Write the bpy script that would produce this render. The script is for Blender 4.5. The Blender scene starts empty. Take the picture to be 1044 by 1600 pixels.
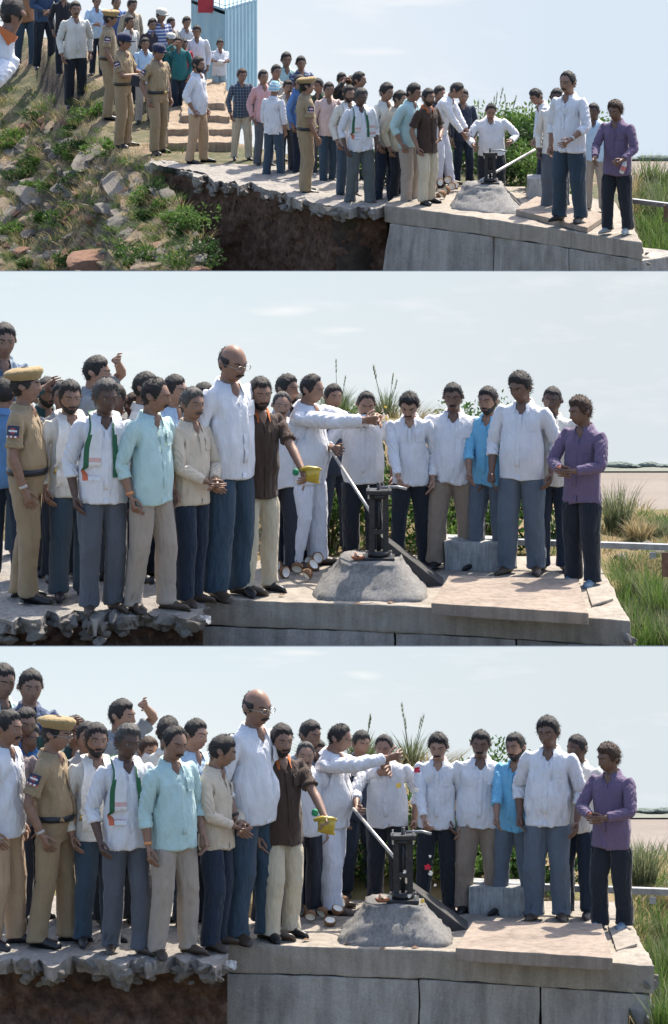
import bpy, bmesh, math, random
import numpy as np
from mathutils import Vector, Matrix

# ------------------------------------------------------------------ camera, sky, sun, exposure
scene = bpy.context.scene
COL = scene.collection
F = 22000.0                     # focal length in photograph pixels (1044 x 1600)
CAM_Z, PITCH = 20.0, math.radians(9.5)
cam_data = bpy.data.cameras.new('camera')
cam = bpy.data.objects.new('camera', cam_data)
COL.objects.link(cam)
cam.location = (0, 0, CAM_Z)
cam.rotation_euler = (math.radians(90) - PITCH, 0, 0)
cam_data.sensor_fit = 'VERTICAL'
cam_data.sensor_height = 36.0
cam_data.lens = F / 1600.0 * 36.0
cam_data.clip_start = 1.0
cam_data.clip_end = 4000.0
scene.camera = cam

SUN_EL, SUN_AZ = math.radians(56), math.radians(28)      # sun stands behind the people, a little to the right
world = bpy.data.worlds.new('World')
scene.world = world
world.use_nodes = True
wn = world.node_tree
wn.nodes.clear()
wo = wn.nodes.new('ShaderNodeOutputWorld')
wb = wn.nodes.new('ShaderNodeBackground')
ws = wn.nodes.new('ShaderNodeTexSky')
ws.sky_type = 'NISHITA'
ws.sun_disc = False
ws.sun_elevation = SUN_EL
ws.sun_rotation = SUN_AZ
ws.air_density = 1.0
ws.dust_density = 2.5
ws.ozone_density = 1.0
wb.inputs['Strength'].default_value = 0.15
wn.links.new(ws.outputs[0], wb.inputs[0])
wn.links.new(wb.outputs[0], wo.inputs[0])

sun_data = bpy.data.lights.new('sun', 'SUN')
sun_data.energy = 4.2
sun_data.angle = math.radians(0.6)
sun_data.color = (1.0, 0.91, 0.78)
sun = bpy.data.objects.new('sun', sun_data)
COL.objects.link(sun)
sdir = Vector((math.cos(SUN_EL) * math.sin(SUN_AZ), math.cos(SUN_EL) * math.cos(SUN_AZ), math.sin(SUN_EL)))
sun.rotation_euler = sdir.to_track_quat('Z', 'Y').to_euler()
sun.location = (0, 140, 40)

EXPO = 1.1
vs = scene.view_settings
scene.display_settings.display_device = 'sRGB'
vs.view_transform = 'Standard'
vs.look = 'None'
vs.exposure = EXPO
vs.gamma = 1.0
vs.use_curve_mapping = False
scene.render.engine = 'CYCLES'
scene.cycles.use_denoising = True
scene.cycles.max_bounces = 6
scene.cycles.transparent_max_bounces = 6

# ------------------------------------------------------------------ helpers
cp, sp = math.cos(PITCH), math.sin(PITCH)
CAMP = Vector((0, 0, CAM_Z))

def ray(u, v):
    a, b = (u - 522.0) / F, (800.0 - v) / F
    return Vector((a, cp + b * sp, -sp + b * cp))

def on_z(u, v, z):
    d = ray(u, v)
    return CAMP + d * ((z - CAM_Z) / d.z)

def on_y(u, v, y):
    d = ray(u, v)
    return CAMP + d * (y / d.y)

def srgb(r, g, b):
    f = lambda c: c / 12.92 if c <= 0.04045 else ((c + 0.055) / 1.055) ** 2.4
    return (f(r / 255.0), f(g / 255.0), f(b / 255.0))

def sm(x, a, b):
    t = np.clip((x - a) / (b - a), 0, 1)
    return t * t * (3 - 2 * t)

WN = {}
def wnoise(P, freq, seed, octs=3):
    """cheap smooth noise in about -1..1 from warped sines"""
    key = (seed, octs)
    if key not in WN:
        r = np.random.RandomState(seed)
        WN[key] = [(r.normal(size=(4, 3)).T, r.uniform(0, 6.28, 4)) for _ in range(octs)]
    P = np.asarray(P, float)
    out = np.zeros(len(P))
    amp, tot = 1.0, 0.0
    for k, ph in WN[key]:
        s = np.sin((P @ k) * freq + ph)
        out += amp * (s[:, 0] * s[:, 1] + s[:, 2] * s[:, 3]) * 0.7
        tot += amp
        amp *= 0.5
        freq *= 2.1
    return out / tot

def mesh_np(name, V, Fc, smooth=True):
    me = bpy.data.meshes.new(name)
    V = np.asarray(V, dtype=np.float32)
    if isinstance(Fc, np.ndarray):
        fl = Fc.astype(np.int32).ravel(); n = np.full(len(Fc), Fc.shape[1], dtype=np.int32)
    else:
        n = np.array([len(f) for f in Fc], dtype=np.int32)
        fl = np.array([i for f in Fc for i in f], dtype=np.int32)
    me.vertices.add(len(V)); me.vertices.foreach_set('co', V.ravel())
    me.loops.add(len(fl)); me.loops.foreach_set('vertex_index', fl)
    me.polygons.add(len(n))
    me.polygons.foreach_set('loop_start', np.concatenate(([0], np.cumsum(n)[:-1])).astype(np.int32))
    me.polygons.foreach_set('use_smooth', np.full(len(n), bool(smooth)))
    me.update(calc_edges=True)
    return me

def put(name, me, mat=None, parent=None, loc=None, kind=None, label=None, cat=None, group=None):
    o = bpy.data.objects.new(name, me)
    COL.objects.link(o)
    if mat is not None and me is not None and len(me.materials) == 0:
        for m in (mat if isinstance(mat, (list, tuple)) else [mat]):
            me.materials.append(m)
    if parent is not None:
        o.parent = parent
    if loc is not None:
        o.location = loc
    if kind:
        o['kind'] = kind
    if label:
        o['label'] = label
    if cat:
        o['category'] = cat
    if group:
        o['group'] = group
    return o

class MB:
    """collects pieces of ONE object"""
    def __init__(self):
        self.V, self.F = [], []
    def add(self, V, Fc):
        n = len(self.V)
        self.V += [tuple(v) for v in V]
        self.F += [tuple(i + n for i in f) for f in Fc]
        return self
    def box(self, c, s, rot=None):
        V = [Vector((x * s[0] / 2, y * s[1] / 2, z * s[2] / 2)) for x in (-1, 1) for y in (-1, 1) for z in (-1, 1)]
        if rot is not None:
            V = [rot @ v for v in V]
        V = [v + Vector(c) for v in V]
        return self.add(V, [(0, 1, 3, 2), (4, 6, 7, 5), (0, 4, 5, 1), (2, 3, 7, 6), (0, 2, 6, 4), (1, 5, 7, 3)])
    def tube(self, pts, rad, n=8, caps=True):
        V, Fc = tube(pts, rad, n, caps)
        return self.add(V, Fc)
    def mesh(self, name, smooth=False, bevel=0.0, sub=0):
        me = bpy.data.meshes.new(name)
        me.from_pydata([tuple(v) for v in self.V], [], self.F)
        if bevel:
            bm = bmesh.new()
            bm.from_mesh(me)
            bmesh.ops.bevel(bm, geom=bm.edges[:], offset=bevel, segments=2, affect='EDGES', profile=0.6)
            bmesh.ops.recalc_face_normals(bm, faces=bm.faces[:])
            bm.to_mesh(me)
            bm.free()
        if smooth:
            me.polygons.foreach_set('use_smooth', np.ones(len(me.polygons), dtype=bool))
        me.update()
        return me

def tube(pts, rad, n=8, caps=True):
    pts = [Vector(p) for p in pts]
    V, Fc = [], []
    prev = None
    for i, p in enumerate(pts):
        t = (pts[min(i + 1, len(pts) - 1)] - pts[max(i - 1, 0)]).normalized()
        if prev is None:
            a = t.orthogonal().normalized()
        else:
            a = (prev - t * prev.dot(t)).normalized()
        prev = a
        b = t.cross(a)
        r = rad[i] if isinstance(rad, (list, tuple)) else rad
        ra, rb = r if isinstance(r, tuple) else (r, r)
        for k in range(n):
            c, s = math.cos(2 * math.pi * k / n), math.sin(2 * math.pi * k / n)
            V.append(p + a * (c * ra) + b * (s * rb))
    for i in range(len(pts) - 1):
        for k in range(n):
            k2 = (k + 1) % n
            Fc.append((i * n + k, i * n + k2, (i + 1) * n + k2, (i + 1) * n + k))
    if caps:
        Fc.append(tuple(range(n - 1, -1, -1)))
        Fc.append(tuple(range((len(pts) - 1) * n, len(pts) * n)))
    return V, Fc

def ringtube(rings, n=24, pw=1.0):
    """horizontal elliptical rings (z, rx, ry, yc)"""
    V, Fc = [], []
    for (z, rx, ry, yc) in rings:
        for k in range(n):
            a = 2 * math.pi * k / n
            c, s = math.cos(a), math.sin(a)
            c = math.copysign(abs(c) ** pw, c)
            s = math.copysign(abs(s) ** pw, s)
            V.append((rx * c, yc + ry * s, z))
    m = len(rings)
    for i in range(m - 1):
        for k in range(n):
            k2 = (k + 1) % n
            Fc.append((i * n + k, i * n + k2, (i + 1) * n + k2, (i + 1) * n + k))
    Fc.append(tuple(range(n - 1, -1, -1)))
    Fc.append(tuple(range((m - 1) * n, m * n)))
    return V, Fc

# ------------------------------------------------------------------ materials
MATS = {}
def mat_new(key):
    m = bpy.data.materials.new(key)
    m.use_nodes = True
    nt = m.node_tree
    b = nt.nodes['Principled BSDF']
    return m, nt, b

def nd(nt, typ, **kw):
    n = nt.nodes.new(typ)
    for k, v in kw.items():
        if k in n.inputs:
            n.inputs[k].default_value = v
        else:
            setattr(n, k, v)
    return n

def ramp(nt, fac, stops):
    r = nt.nodes.new('ShaderNodeValToRGB')
    els = r.color_ramp.elements
    while len(els) < len(stops):
        els.new(0.5)
    for e, (p, c) in zip(els, stops):
        e.position = p
        e.color = (c[0], c[1], c[2], 1)
    nt.links.new(fac, r.inputs[0])
    return r.outputs[0]

def mulc(c, k):
    return tuple(min(1, max(0, x * k)) for x in c)

def bump(nt, b, hgt, strength, dist):
    bp = nt.nodes.new('ShaderNodeBump')
    bp.inputs['Strength'].default_value = strength
    bp.inputs['Distance'].default_value = dist
    nt.links.new(hgt, bp.inputs['Height'])
    nt.links.new(bp.outputs[0], b.inputs['Normal'])

def noise(nt, vec, scale, detail=4, rough=0.55, dim='3D'):
    n = nt.nodes.new('ShaderNodeTexNoise')
    n.inputs['Scale'].default_value = scale
    n.inputs['Detail'].default_value = detail
    n.inputs['Roughness'].default_value = rough
    if vec is not None:
        nt.links.new(vec, n.inputs['Vector'])
    return n.outputs['Fac']

def coords(nt, out='Object', scale=None):
    tc = nt.nodes.new('ShaderNodeTexCoord')
    if scale is None:
        return tc.outputs[out]
    mp = nt.nodes.new('ShaderNodeMapping')
    mp.inputs['Scale'].default_value = scale
    nt.links.new(tc.outputs[out], mp.inputs[0])
    return mp.outputs[0]

def cloth(col, pattern=None, col2=None, rough=0.85):
    key = 'cloth_%02x%02x%02x_%s_%s' % (*[int(c * 255) for c in col], pattern, '' if col2 is None else int(sum(col2) * 255))
    if key in MATS:
        return MATS[key]
    m, nt, b = mat_new(key)
    vec = coords(nt)
    n1 = noise(nt, vec, 6, 4)
    c = ramp(nt, n1, [(0.3, mulc(col, 0.9)), (0.7, mulc(col, 1.05))])
    if pattern in ('plaid', 'stripe', 'hstripe'):
        sep = nt.nodes.new('ShaderNodeSeparateXYZ')
        nt.links.new(vec, sep.inputs[0])
        def band(o, per, duty):
            a = nd(nt, 'ShaderNodeMath', operation='MULTIPLY'); nt.links.new(o, a.inputs[0]); a.inputs[1].default_value = 1 / per
            f = nd(nt, 'ShaderNodeMath', operation='FRACT'); nt.links.new(a.outputs[0], f.inputs[0])
            g = nd(nt, 'ShaderNodeMath', operation='LESS_THAN'); nt.links.new(f.outputs[0], g.inputs[0]); g.inputs[1].default_value = duty
            return g.outputs[0]
        if pattern == 'plaid':
            x, z = band(sep.outputs[0], 0.055, 0.35), band(sep.outputs[2], 0.055, 0.35)
            ad = nd(nt, 'ShaderNodeMath', operation='ADD'); nt.links.new(x, ad.inputs[0]); nt.links.new(z, ad.inputs[1])
            hf = nd(nt, 'ShaderNodeMath', operation='MULTIPLY'); nt.links.new(ad.outputs[0], hf.inputs[0]); hf.inputs[1].default_value = 0.5
            fac = hf.outputs[0]
        elif pattern == 'stripe':
            fac = band(sep.outputs[0], 0.03, 0.25)
        else:
            fac = band(sep.outputs[2], 0.06, 0.4)
        mx = nt.nodes.new('ShaderNodeMix'); mx.data_type = 'RGBA'
        nt.links.new(fac, mx.inputs[0]); nt.links.new(c, mx.inputs[6])
        mx.inputs[7].default_value = (*col2, 1)
        c = mx.outputs[2]
    nt.links.new(c, b.inputs['Base Color'])
    b.inputs['Roughness'].default_value = rough
    b.inputs['Specular IOR Level'].default_value = 0.25
    b.inputs['Sheen Weight'].default_value = 0.15
    st = coords(nt, scale=(9, 9, 3.5))
    n2 = noise(nt, st, 2.2, 4, 0.55)
    bump(nt, b, n2, 0.75, 0.03)
    MATS[key] = m
    return m

def skin_mat(i):
    key = 'skin_%d' % i
    if key in MATS:
        return MATS[key]
    tones = [(0.32, 0.19, 0.135), (0.235, 0.135, 0.095), (0.150, 0.085, 0.061), (0.37, 0.225, 0.16), (0.098, 0.056, 0.043)]
    m, nt, b = mat_new(key)
    vec = coords(nt)
    n1 = noise(nt, vec, 22, 4)
    c = ramp(nt, n1, [(0.3, mulc(tones[i], 0.82)), (0.7, mulc(tones[i], 1.12))])
    nt.links.new(c, b.inputs['Base Color'])
    b.inputs['Roughness'].default_value = 0.5
    b.inputs['Specular IOR Level'].default_value = 0.4
    b.inputs['Subsurface Weight'].default_value = 0.06
    b.inputs['Subsurface Radius'].default_value = (0.02, 0.008, 0.004)
    bump(nt, b, noise(nt, vec, 90, 3), 0.15, 0.004)
    MATS[key] = m
    return m

def plain(key, col, rough=0.6, var=0.15, scale=8.0, metal=0.0, bstr=0.2, bdist=0.01, bscale=40.0):
    if key in MATS:
        return MATS[key]
    m, nt, b = mat_new(key)
    vec = coords(nt)
    n1 = noise(nt, vec, scale, 5, 0.6)
    c = ramp(nt, n1, [(0.28, mulc(col, 1 - var)), (0.72, mulc(col, 1 + var))])
    nt.links.new(c, b.inputs['Base Color'])
    b.inputs['Roughness'].default_value = rough
    b.inputs['Metallic'].default_value = metal
    if bstr:
        bump(nt, b, noise(nt, vec, bscale, 4), bstr, bdist)
    MATS[key] = m
    return m

def hair_mat(i):
    col = [(0.012, 0.010, 0.010), (0.16, 0.155, 0.15), (0.045, 0.022, 0.012), (0.055, 0.052, 0.05)][i]
    return plain('hair_%d' % i, col, 0.6, 0.5, 90, 0, 1.0, 0.006, 260)

def leaf_mat(key, c1, c2, c3=None):
    if key in MATS:
        return MATS[key]
    m, nt, b = mat_new(key)
    g = nt.nodes.new('ShaderNodeNewGeometry')
    c = ramp(nt, g.outputs['Random Per Island'], [(0.0, c1), (0.6, c2), (1.0, c3 or c2)])
    nt.links.new(c, b.inputs['Base Color'])
    b.inputs['Roughness'].default_value = 0.55
    b.inputs['Specular IOR Level'].default_value = 0.3
    tr = nt.nodes.new('ShaderNodeBsdfTranslucent')
    nt.links.new(c, tr.inputs['Color'])
    mx = nt.nodes.new('ShaderNodeMixShader')
    mx.inputs[0].default_value = 0.4
    nt.links.new(b.outputs[0], mx.inputs[1])
    nt.links.new(tr.outputs[0], mx.inputs[2])
    nt.links.new(mx.outputs[0], nt.nodes['Material Output'].inputs[0])
    MATS[key] = m
    return m

def concrete(key, col, stain=0.5, scale=1.0, bs=0.5):
    if key in MATS:
        return MATS[key]
    m, nt, b = mat_new(key)
    vec = coords(nt)
    n1 = noise(nt, vec, 1.6 * scale, 8, 0.65)
    c = ramp(nt, n1, [(0.25, mulc(col, 1 - 0.42 * stain)), (0.5, col), (0.78, mulc(col, 1.18))])
    st = coords(nt, scale=(6 * scale, 6 * scale, 0.8 * scale))
    n2 = noise(nt, st, 1.5, 5, 0.6)
    mx = nt.nodes.new('ShaderNodeMix'); mx.data_type = 'RGBA'; mx.blend_type = 'MULTIPLY'
    mx.inputs[0].default_value = 0.75
    nt.links.new(c, mx.inputs[6])
    s2 = ramp(nt, n2, [(0.3, (1 - 0.6 * stain,) * 3), (0.62, (1, 1, 1))])
    nt.links.new(s2, mx.inputs[7])
    n3 = noise(nt, vec, 60 * scale, 4, 0.7)
    mx2 = nt.nodes.new('ShaderNodeMix'); mx2.data_type = 'RGBA'; mx2.blend_type = 'MULTIPLY'
    mx2.inputs[0].default_value = 0.5
    nt.links.new(mx.outputs[2], mx2.inputs[6])
    nt.links.new(ramp(nt, n3, [(0.35, (0.62, 0.6, 0.58)), (0.6, (1, 1, 1))]), mx2.inputs[7])
    nt.links.new(mx2.outputs[2], b.inputs['Base Color'])
    b.inputs['Roughness'].default_value = 0.92
    b.inputs['Specular IOR Level'].default_value = 0.2
    bump(nt, b, noise(nt, vec, 28 * scale, 8, 0.7), bs, 0.02)
    MATS[key] = m
    return m

def earth(key, stops, scale=3.0, bs=0.8, bd=0.05):
    if key in MATS:
        return MATS[key]
    m, nt, b = mat_new(key)
    vec = coords(nt)
    n1 = noise(nt, vec, scale, 9, 0.68)
    nt.links.new(ramp(nt, n1, stops), b.inputs['Base Color'])
    b.inputs['Roughness'].default_value = 0.95
    b.inputs['Specular IOR Level'].default_value = 0.15
    bump(nt, b, noise(nt, vec, 14, 8, 0.7), bs, bd)
    MATS[key] = m
    return m
# ------------------------------------------------------------------ the human figure: template, skinning, posing
J = dict(pelvis=(0, 0, .95), spine=(0, .01, 1.02), chest=(0, .012, 1.19), neck=(0, .02, 1.44), head=(0, .008, 1.51),
         sh=(.184, .012, 1.370), hip=(.09, 0, .90), knee=(.095, -.008, .49), ank=(.10, .02, .08))
LU, LF = .285, .25
AA = math.radians(28)
AD = np.array((math.sin(AA), 0, -math.cos(AA)))
AN = np.array((-math.cos(AA), 0, -math.sin(AA)))
NB = 19
HS = 1.0
HK = 1.07
HEADC = np.array((0, -.010, 1.585))

def head_grid(nu=56, nv=40, off=0.0):
    """head surface as a longitude / latitude grid, local to the head centre"""
    P = []
    for j in range(nv + 1):
        th = math.pi * j / nv
        for i in range(nu):
            ph = 2 * math.pi * i / nu
            P.append((math.sin(th) * math.sin(ph), -math.sin(th) * math.cos(ph), math.cos(th)))
    D = np.array(P)
    Q = D * np.array((.076, .098, .118))
    x, y, z = Q[:, 0].copy(), Q[:, 1].copy(), Q[:, 2].copy()
    t = np.clip(-z / .118, 0, 1)
    x = x * (1 - .30 * t ** 1.6)
    y = np.where(y > 0, y * (1 - .55 * t), y * (1 - .04 * t))
    x = x * (1 + .05 * sm(z, .0, .06))
    fr = sm(-y, .03, .07)
    g = lambda cx, cz, sx, sz: np.exp(-((x - cx) / sx) ** 2 - ((z - cz) / sz) ** 2)
    dy = np.zeros(len(x))
    for s in (-1, 1):
        dy += .011 * g(s * .031, .006, .017, .012)
        dy += -.004 * g(s * .042, -.028, .018, .016)
    dy += -.006 * g(0, .028, .05, .011)
    dy += -.012 * g(0, -.006, .009, .02)
    dy += -.022 * g(0, -.030, .014, .013)
    dy += .004 * g(0, -.047, .02, .006)
    dy += -.007 * g(0, -.058, .021, .007)
    dy += .004 * g(0, -.069, .02, .006)
    dy += -.008 * g(0, -.092, .022, .016)
    y = y + dy * fr
    return np.stack((x, y, z), 1) * HS, D

def grid_faces(nu, nv):
    Fc = []
    for j in range(nv):
        for i in range(nu):
            i2 = (i + 1) % nu
            Fc.append((j * nu + i, (j + 1) * nu + i, (j + 1) * nu + i2, j * nu + i2))
    return Fc

def limb(pts, rad, n=14):
    return tube(pts, rad, n)

def remesh(pieces, vox, smooth_it, tris):
    mb = MB()
    for V, Fc in pieces:
        mb.add(V, Fc)
    me = bpy.data.meshes.new('tmp')
    me.from_pydata(mb.V, [], mb.F)
    bm = bmesh.new(); bm.from_mesh(me)
    bmesh.ops.recalc_face_normals(bm, faces=bm.faces[:])
    bm.to_mesh(me); bm.free()
    o = bpy.data.objects.new('tmp', me)
    COL.objects.link(o)
    r = o.modifiers.new('r', 'REMESH'); r.mode = 'VOXEL'; r.voxel_size = vox
    s = o.modifiers.new('s', 'SMOOTH'); s.iterations = smooth_it; s.factor = 0.5
    dg = bpy.context.evaluated_depsgraph_get()
    n0 = len(o.evaluated_get(dg).data.polygons)
    o.modifiers.remove(s) if not smooth_it else None
    d = o.modifiers.new('d', 'DECIMATE'); d.ratio = min(1.0, tris / (2.0 * n0)); d.use_collapse_triangulate = True
    dg = bpy.context.evaluated_depsgraph_get()
    ev = o.evaluated_get(dg).data
    V = np.empty(len(ev.vertices) * 3); ev.vertices.foreach_get('co', V)
    V = V.reshape(-1, 3).copy()
    Fc = np.array([tuple(p.vertices) for p in ev.polygons if len(p.vertices) == 3])
    bpy.data.objects.remove(o); bpy.data.meshes.remove(me)
    return V, Fc

def mirror(VF):
    V, Fc = VF
    return [(-v[0], v[1], v[2]) for v in V], [tuple(reversed(f)) for f in Fc]

def ap(t, w=0.0, n=0.0):
    """point along the left arm of the rest pose: t from the shoulder, w across (front is -), n towards the palm side"""
    S = np.array(J['sh'])
    return tuple(S + AD * t + np.array((0, 1, 0)) * w + AN * n)

def make_body(tris):
    ps = []
    ps.append(ringtube([(.80, .13, .09, .0), (.90, .160, .112, .0), (.98, .150, .108, 0), (1.06, .140, .105, 0), (1.14, .145, .107, 0), (1.24, .160, .112, .005),
                        (1.32, .170, .108, .01), (1.38, .155, .088, .014), (1.42, .10, .07, .018), (1.45, .06, .062, .02)]))
    ps.append(limb([(0, .022, 1.40), (0, .018, 1.46), (0, .006, 1.53), (0, .0, 1.56)], [.06, .055, .054, .05], 18))
    Q, D = head_grid()
    ps.append(((Q + HEADC).tolist(), grid_faces(56, 40)))
    for s in (1, -1):
        m = (lambda a: a) if s == 1 else mirror
        ps.append(m(limb([ap(-.03), ap(.02), ap(.12), ap(LU - .03), ap(LU + .05), ap(LU + .16), ap(LU + LF)],
                         [.045, .05, .046, .039, .041, .034, .026])))
        h0 = LU + LF
        ps.append(m(tube([ap(h0 - .01), ap(h0 + .03), ap(h0 + .06), ap(h0 + .095)], [(.016, .026), (.018, .036), (.017, .043), (.014, .043)], 12)))
        for k, (w, ln) in enumerate([(-.035, .072), (-.0118, .082), (.0118, .076), (.035, .06)]):
            ps.append(m(tube([ap(h0 + .08, w * .95), ap(h0 + .095 + ln * .35, w * 1.05, .004), ap(h0 + .095 + ln * .7, w * 1.1, .012), ap(h0 + .095 + ln, w * 1.1, .022)],
                             [.0098, .0092, .0085, .007], 8)))
        ps.append(m(tube([ap(h0 + .02, -.025, .004), ap(h0 + .05, -.048, .012), ap(h0 + .08, -.060, .02), ap(h0 + .105, -.064, .026)], [.013, .0115, .0105, .008], 8)))
        hx, kx, ax = J['hip'], J['knee'], J['ank']
        ps.append(m(limb([(hx[0], 0, .90), (.093, 0, .80), (.095, -.005, .62), kx, (.097, .008, .38), (.10, .018, .2), ax], [.08, .082, .064, .052, .052, .037, .034])))
        ps.append(m(limb([(.10, .05, .045), (.10, .02, .05), (.105, -.06, .04), (.11, -.13, .028), (.112, -.17, .022)], [(.03, .03), (.036, .045), (.042, .035), (.045, .024), (.03, .015)], 12)))
        E = [(.079 + .013 * math.sin(a) * 0, .018 + .020 * math.cos(a), 1.588 + .031 * math.sin(a)) for a in np.linspace(0, 6.28, 9)[:-1]]
        V, Fc = tube([(.066, .012, 1.59), (.078, .014, 1.592), (.087, .020, 1.594)], [(.022, .016), (.030, .019), (.027, .016)], 12)
        ps.append(m((V, Fc)))
    return remesh(ps, .0062, 2, tris)

def make_shirt(send, hem, tris, srad=1.0):
    if hem < .95:
        rg = [(hem, .181, .134, .0), (hem + .05, .182, .135, 0), (.93, .178, .134, 0), (1.0, .173, .132, 0), (1.10, .170, .130, 0)]
    else:
        rg = [(hem - .02, .160, .122, 0), (hem + .01, .166, .128, 0), (hem + .06, .174, .136, 0), (1.12, .170, .132, 0)]
    rg += [(1.20, .176, .130, .002), (1.30, .190, .122, .008), (1.34, .196, .108, .012), (1.380, .188, .092, .014), (1.414, .146, .082, .017), (1.44, .086, .075, .02), (1.465, .068, .07, .02)]
    ps = [ringtube(rg, 32)]
    for s in (1, -1):
        m = (lambda a: a) if s == 1 else mirror
        ts = [-.045, .0, .06, .14]
        rs = [.040, .050, .059, .060]
        for t, r in ((.20, .061), (.285, .056), (.36, .053), (.43, .047), (.50, .041)):
            if t < send - .02:
                ts.append(t); rs.append(r * srad)
        re = float(np.interp(send, [.14, .20, .285, .36, .43, .52], [.066, .066, .06, .055, .049, .04])) * srad
        ts += [send - .035, send - .03, send]
        base = float(np.interp(send - .035, [.14, .20, .285, .36, .43, .52], [.065, .061, .056, .053, .047, .04])) * srad
        rs += [base, re + .004, re + .004]
        ps.append(m(limb([ap(t) for t in ts], rs, 18)))
    return remesh(ps, .011, 2, tris)

def make_trousers(tris):
    wide = 1.0
    ps = [ringtube([(.80, .165, .105, .0), (.86, .174, .122, .0), (.93, .170, .122, 0), (.99, .158, .117, 0), (1.015, .155, .115, 0)], 28)]
    for s in (1, -1):
        m = (lambda a: a) if s == 1 else mirror
        ps.append(m(limb([(.086, 0, .90), (.090, 0, .80), (.093, -.003, .64), (.096, -.006, .49), (.099, .006, .34), (.102, .012, .18), (.103, .012, .075), (.103, .010, .045)],
                         [.085, .093, .083 * wide, .074 * wide, .071 * wide, .068 * wide, .070 * wide, .071 * wide], 18)))
    return remesh(ps, .011, 2, tris)

def make_shoe():
    V, Fc = tube([(.10, .075, .05), (.10, .06, .055), (.10, .02, .062), (.104, -.05, .05), (.108, -.12, .036), (.112, -.175, .028), (.113, -.20, .022)],
                 [(.02, .028), (.042, .033), (.052, .038), (.042, .040), (.030, .043), (.022, .038), (.010, .02)], 14)
    V = np.array([tuple(v) for v in V])
    V[:, 2] = np.maximum(V[:, 2], .0)
    S, Fs = tube([(.10, .08, .010), (.10, .02, .010), (.106, -.06, .010), (.111, -.15, .010), (.113, -.205, .012)], [(.010, .028), (.010, .04), (.010, .045), (.010, .046), (.008, .02)], 12)
    mb = MB().add(V.tolist(), Fc).add(S, Fs)
    V = np.array([tuple(v) for v in mb.V])
    if V[:, 2].min() < 0:
        V[:, 2] = np.maximum(V[:, 2], 0)
    return V, mb.F

def skin_w(P):
    P = np.asarray(P, float)
    W = np.zeros((len(P), NB))
    x, y, z = P.T
    tot = np.zeros(len(P))
    for s, b in ((1, 5), (-1, 9)):
        q = P * np.array((s, 1, 1))
        r = q - np.array(J['sh'])
        t = r @ AD
        perp = np.linalg.norm(r - t[:, None] * AD, axis=1)
        a = sm(t, -.03, .08) * sm(perp, .112, .08) * (q[:, 0] > 0.05)
        e = sm(t, LU - .04, LU + .04)
        w = sm(t, LU + LF - .02, LU + LF + .02)
        f = sm(t, LU + LF + .08, LU + LF + .105) * (np.abs(r[:, 1]) < .05)
        W[:, b] = a * (1 - e); W[:, b + 1] = a * e * (1 - w); W[:, b + 2] = a * w * (1 - f); W[:, b + 3] = a * w * f
        tot += a
    rest = np.clip(1 - tot, 0, 1)
    leg = rest * sm(z, .97, .80)
    k = sm(z, .55, .43)
    fo = sm(z, .12, .075)
    left = sm(x, -.025, .025)
    for sd, b in ((left, 13), (1 - left, 16)):
        W[:, b] = leg * sd * (1 - k); W[:, b + 1] = leg * sd * k * (1 - fo); W[:, b + 2] = leg * sd * k * fo
    tor = rest - leg
    zz = z - y * .8
    hd = sm(zz, 1.49, 1.53) * sm(z, 1.45, 1.475)
    nk = sm(z, 1.42, 1.47) * (1 - hd)
    s1 = sm(z, .96, 1.08); s2 = sm(z, 1.10, 1.26)
    body = 1 - hd - nk
    W[:, 4] = tor * hd; W[:, 3] = tor * nk
    W[:, 0] = tor * body * (1 - s1); W[:, 1] = tor * body * s1 * (1 - s2); W[:, 2] = tor * body * s2
    W /= np.maximum(W.sum(1, keepdims=True), 1e-9)
    return W

def morph(P, girth=1.0, belly=0.0, W=None):
    P = np.array(P, float)
    g = sm(P[:, 2], 1.52, 1.40)
    k = 1 + (girth - 1) * g
    P[:, 0] *= k; P[:, 1] *= k
    if belly and W is not None:
        t = W[:, [0, 1, 2]].sum(1) + .6 * (W[:, 13] + W[:, 16])
        gb = np.exp(-((P[:, 2] - 1.03) / .14) ** 2) * t
        P[:, 1] = np.where(P[:, 1] < .03, .03 + (P[:, 1] - .03) * (1 + .5 * belly * gb), P[:, 1])
        P[:, 0] *= 1 + .2 * belly * gb
    return P

def R3(ax, deg):
    return np.array(Matrix.Rotation(math.radians(deg), 3, ax))

def minrot(a, b):
    a = Vector(a).normalized(); b = Vector(b).normalized()
    return np.array(a.rotation_difference(b).to_matrix())

def ik(S, T, a, b, hint):
    S, T, hint = map(np.asarray, (S, T, hint))
    d = T - S
    L = np.linalg.norm(d)
    Lc = min(max(L, abs(a - b) + .02), a + b - .002)
    u = d / L
    x = (a * a - b * b + Lc * Lc) / (2 * Lc)
    h = math.sqrt(max(a * a - x * x, 0))
    p = hint - u * (hint @ u)
    p /= np.linalg.norm(p) + 1e-9
    return S + u * x + p * h, S + u * Lc

DEF_POSE = dict(lean=0, side=0, twist=0, hy=0, hp=0, hr=0, L='down', R='down', gripL=25, gripR=25, hintL=None, hintR=None, spread=0.0, step=0.0, girth=1.0, belly=0.0, twL=0, twR=0, toe=8, aj=(0, 0, 0, 0))

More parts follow.
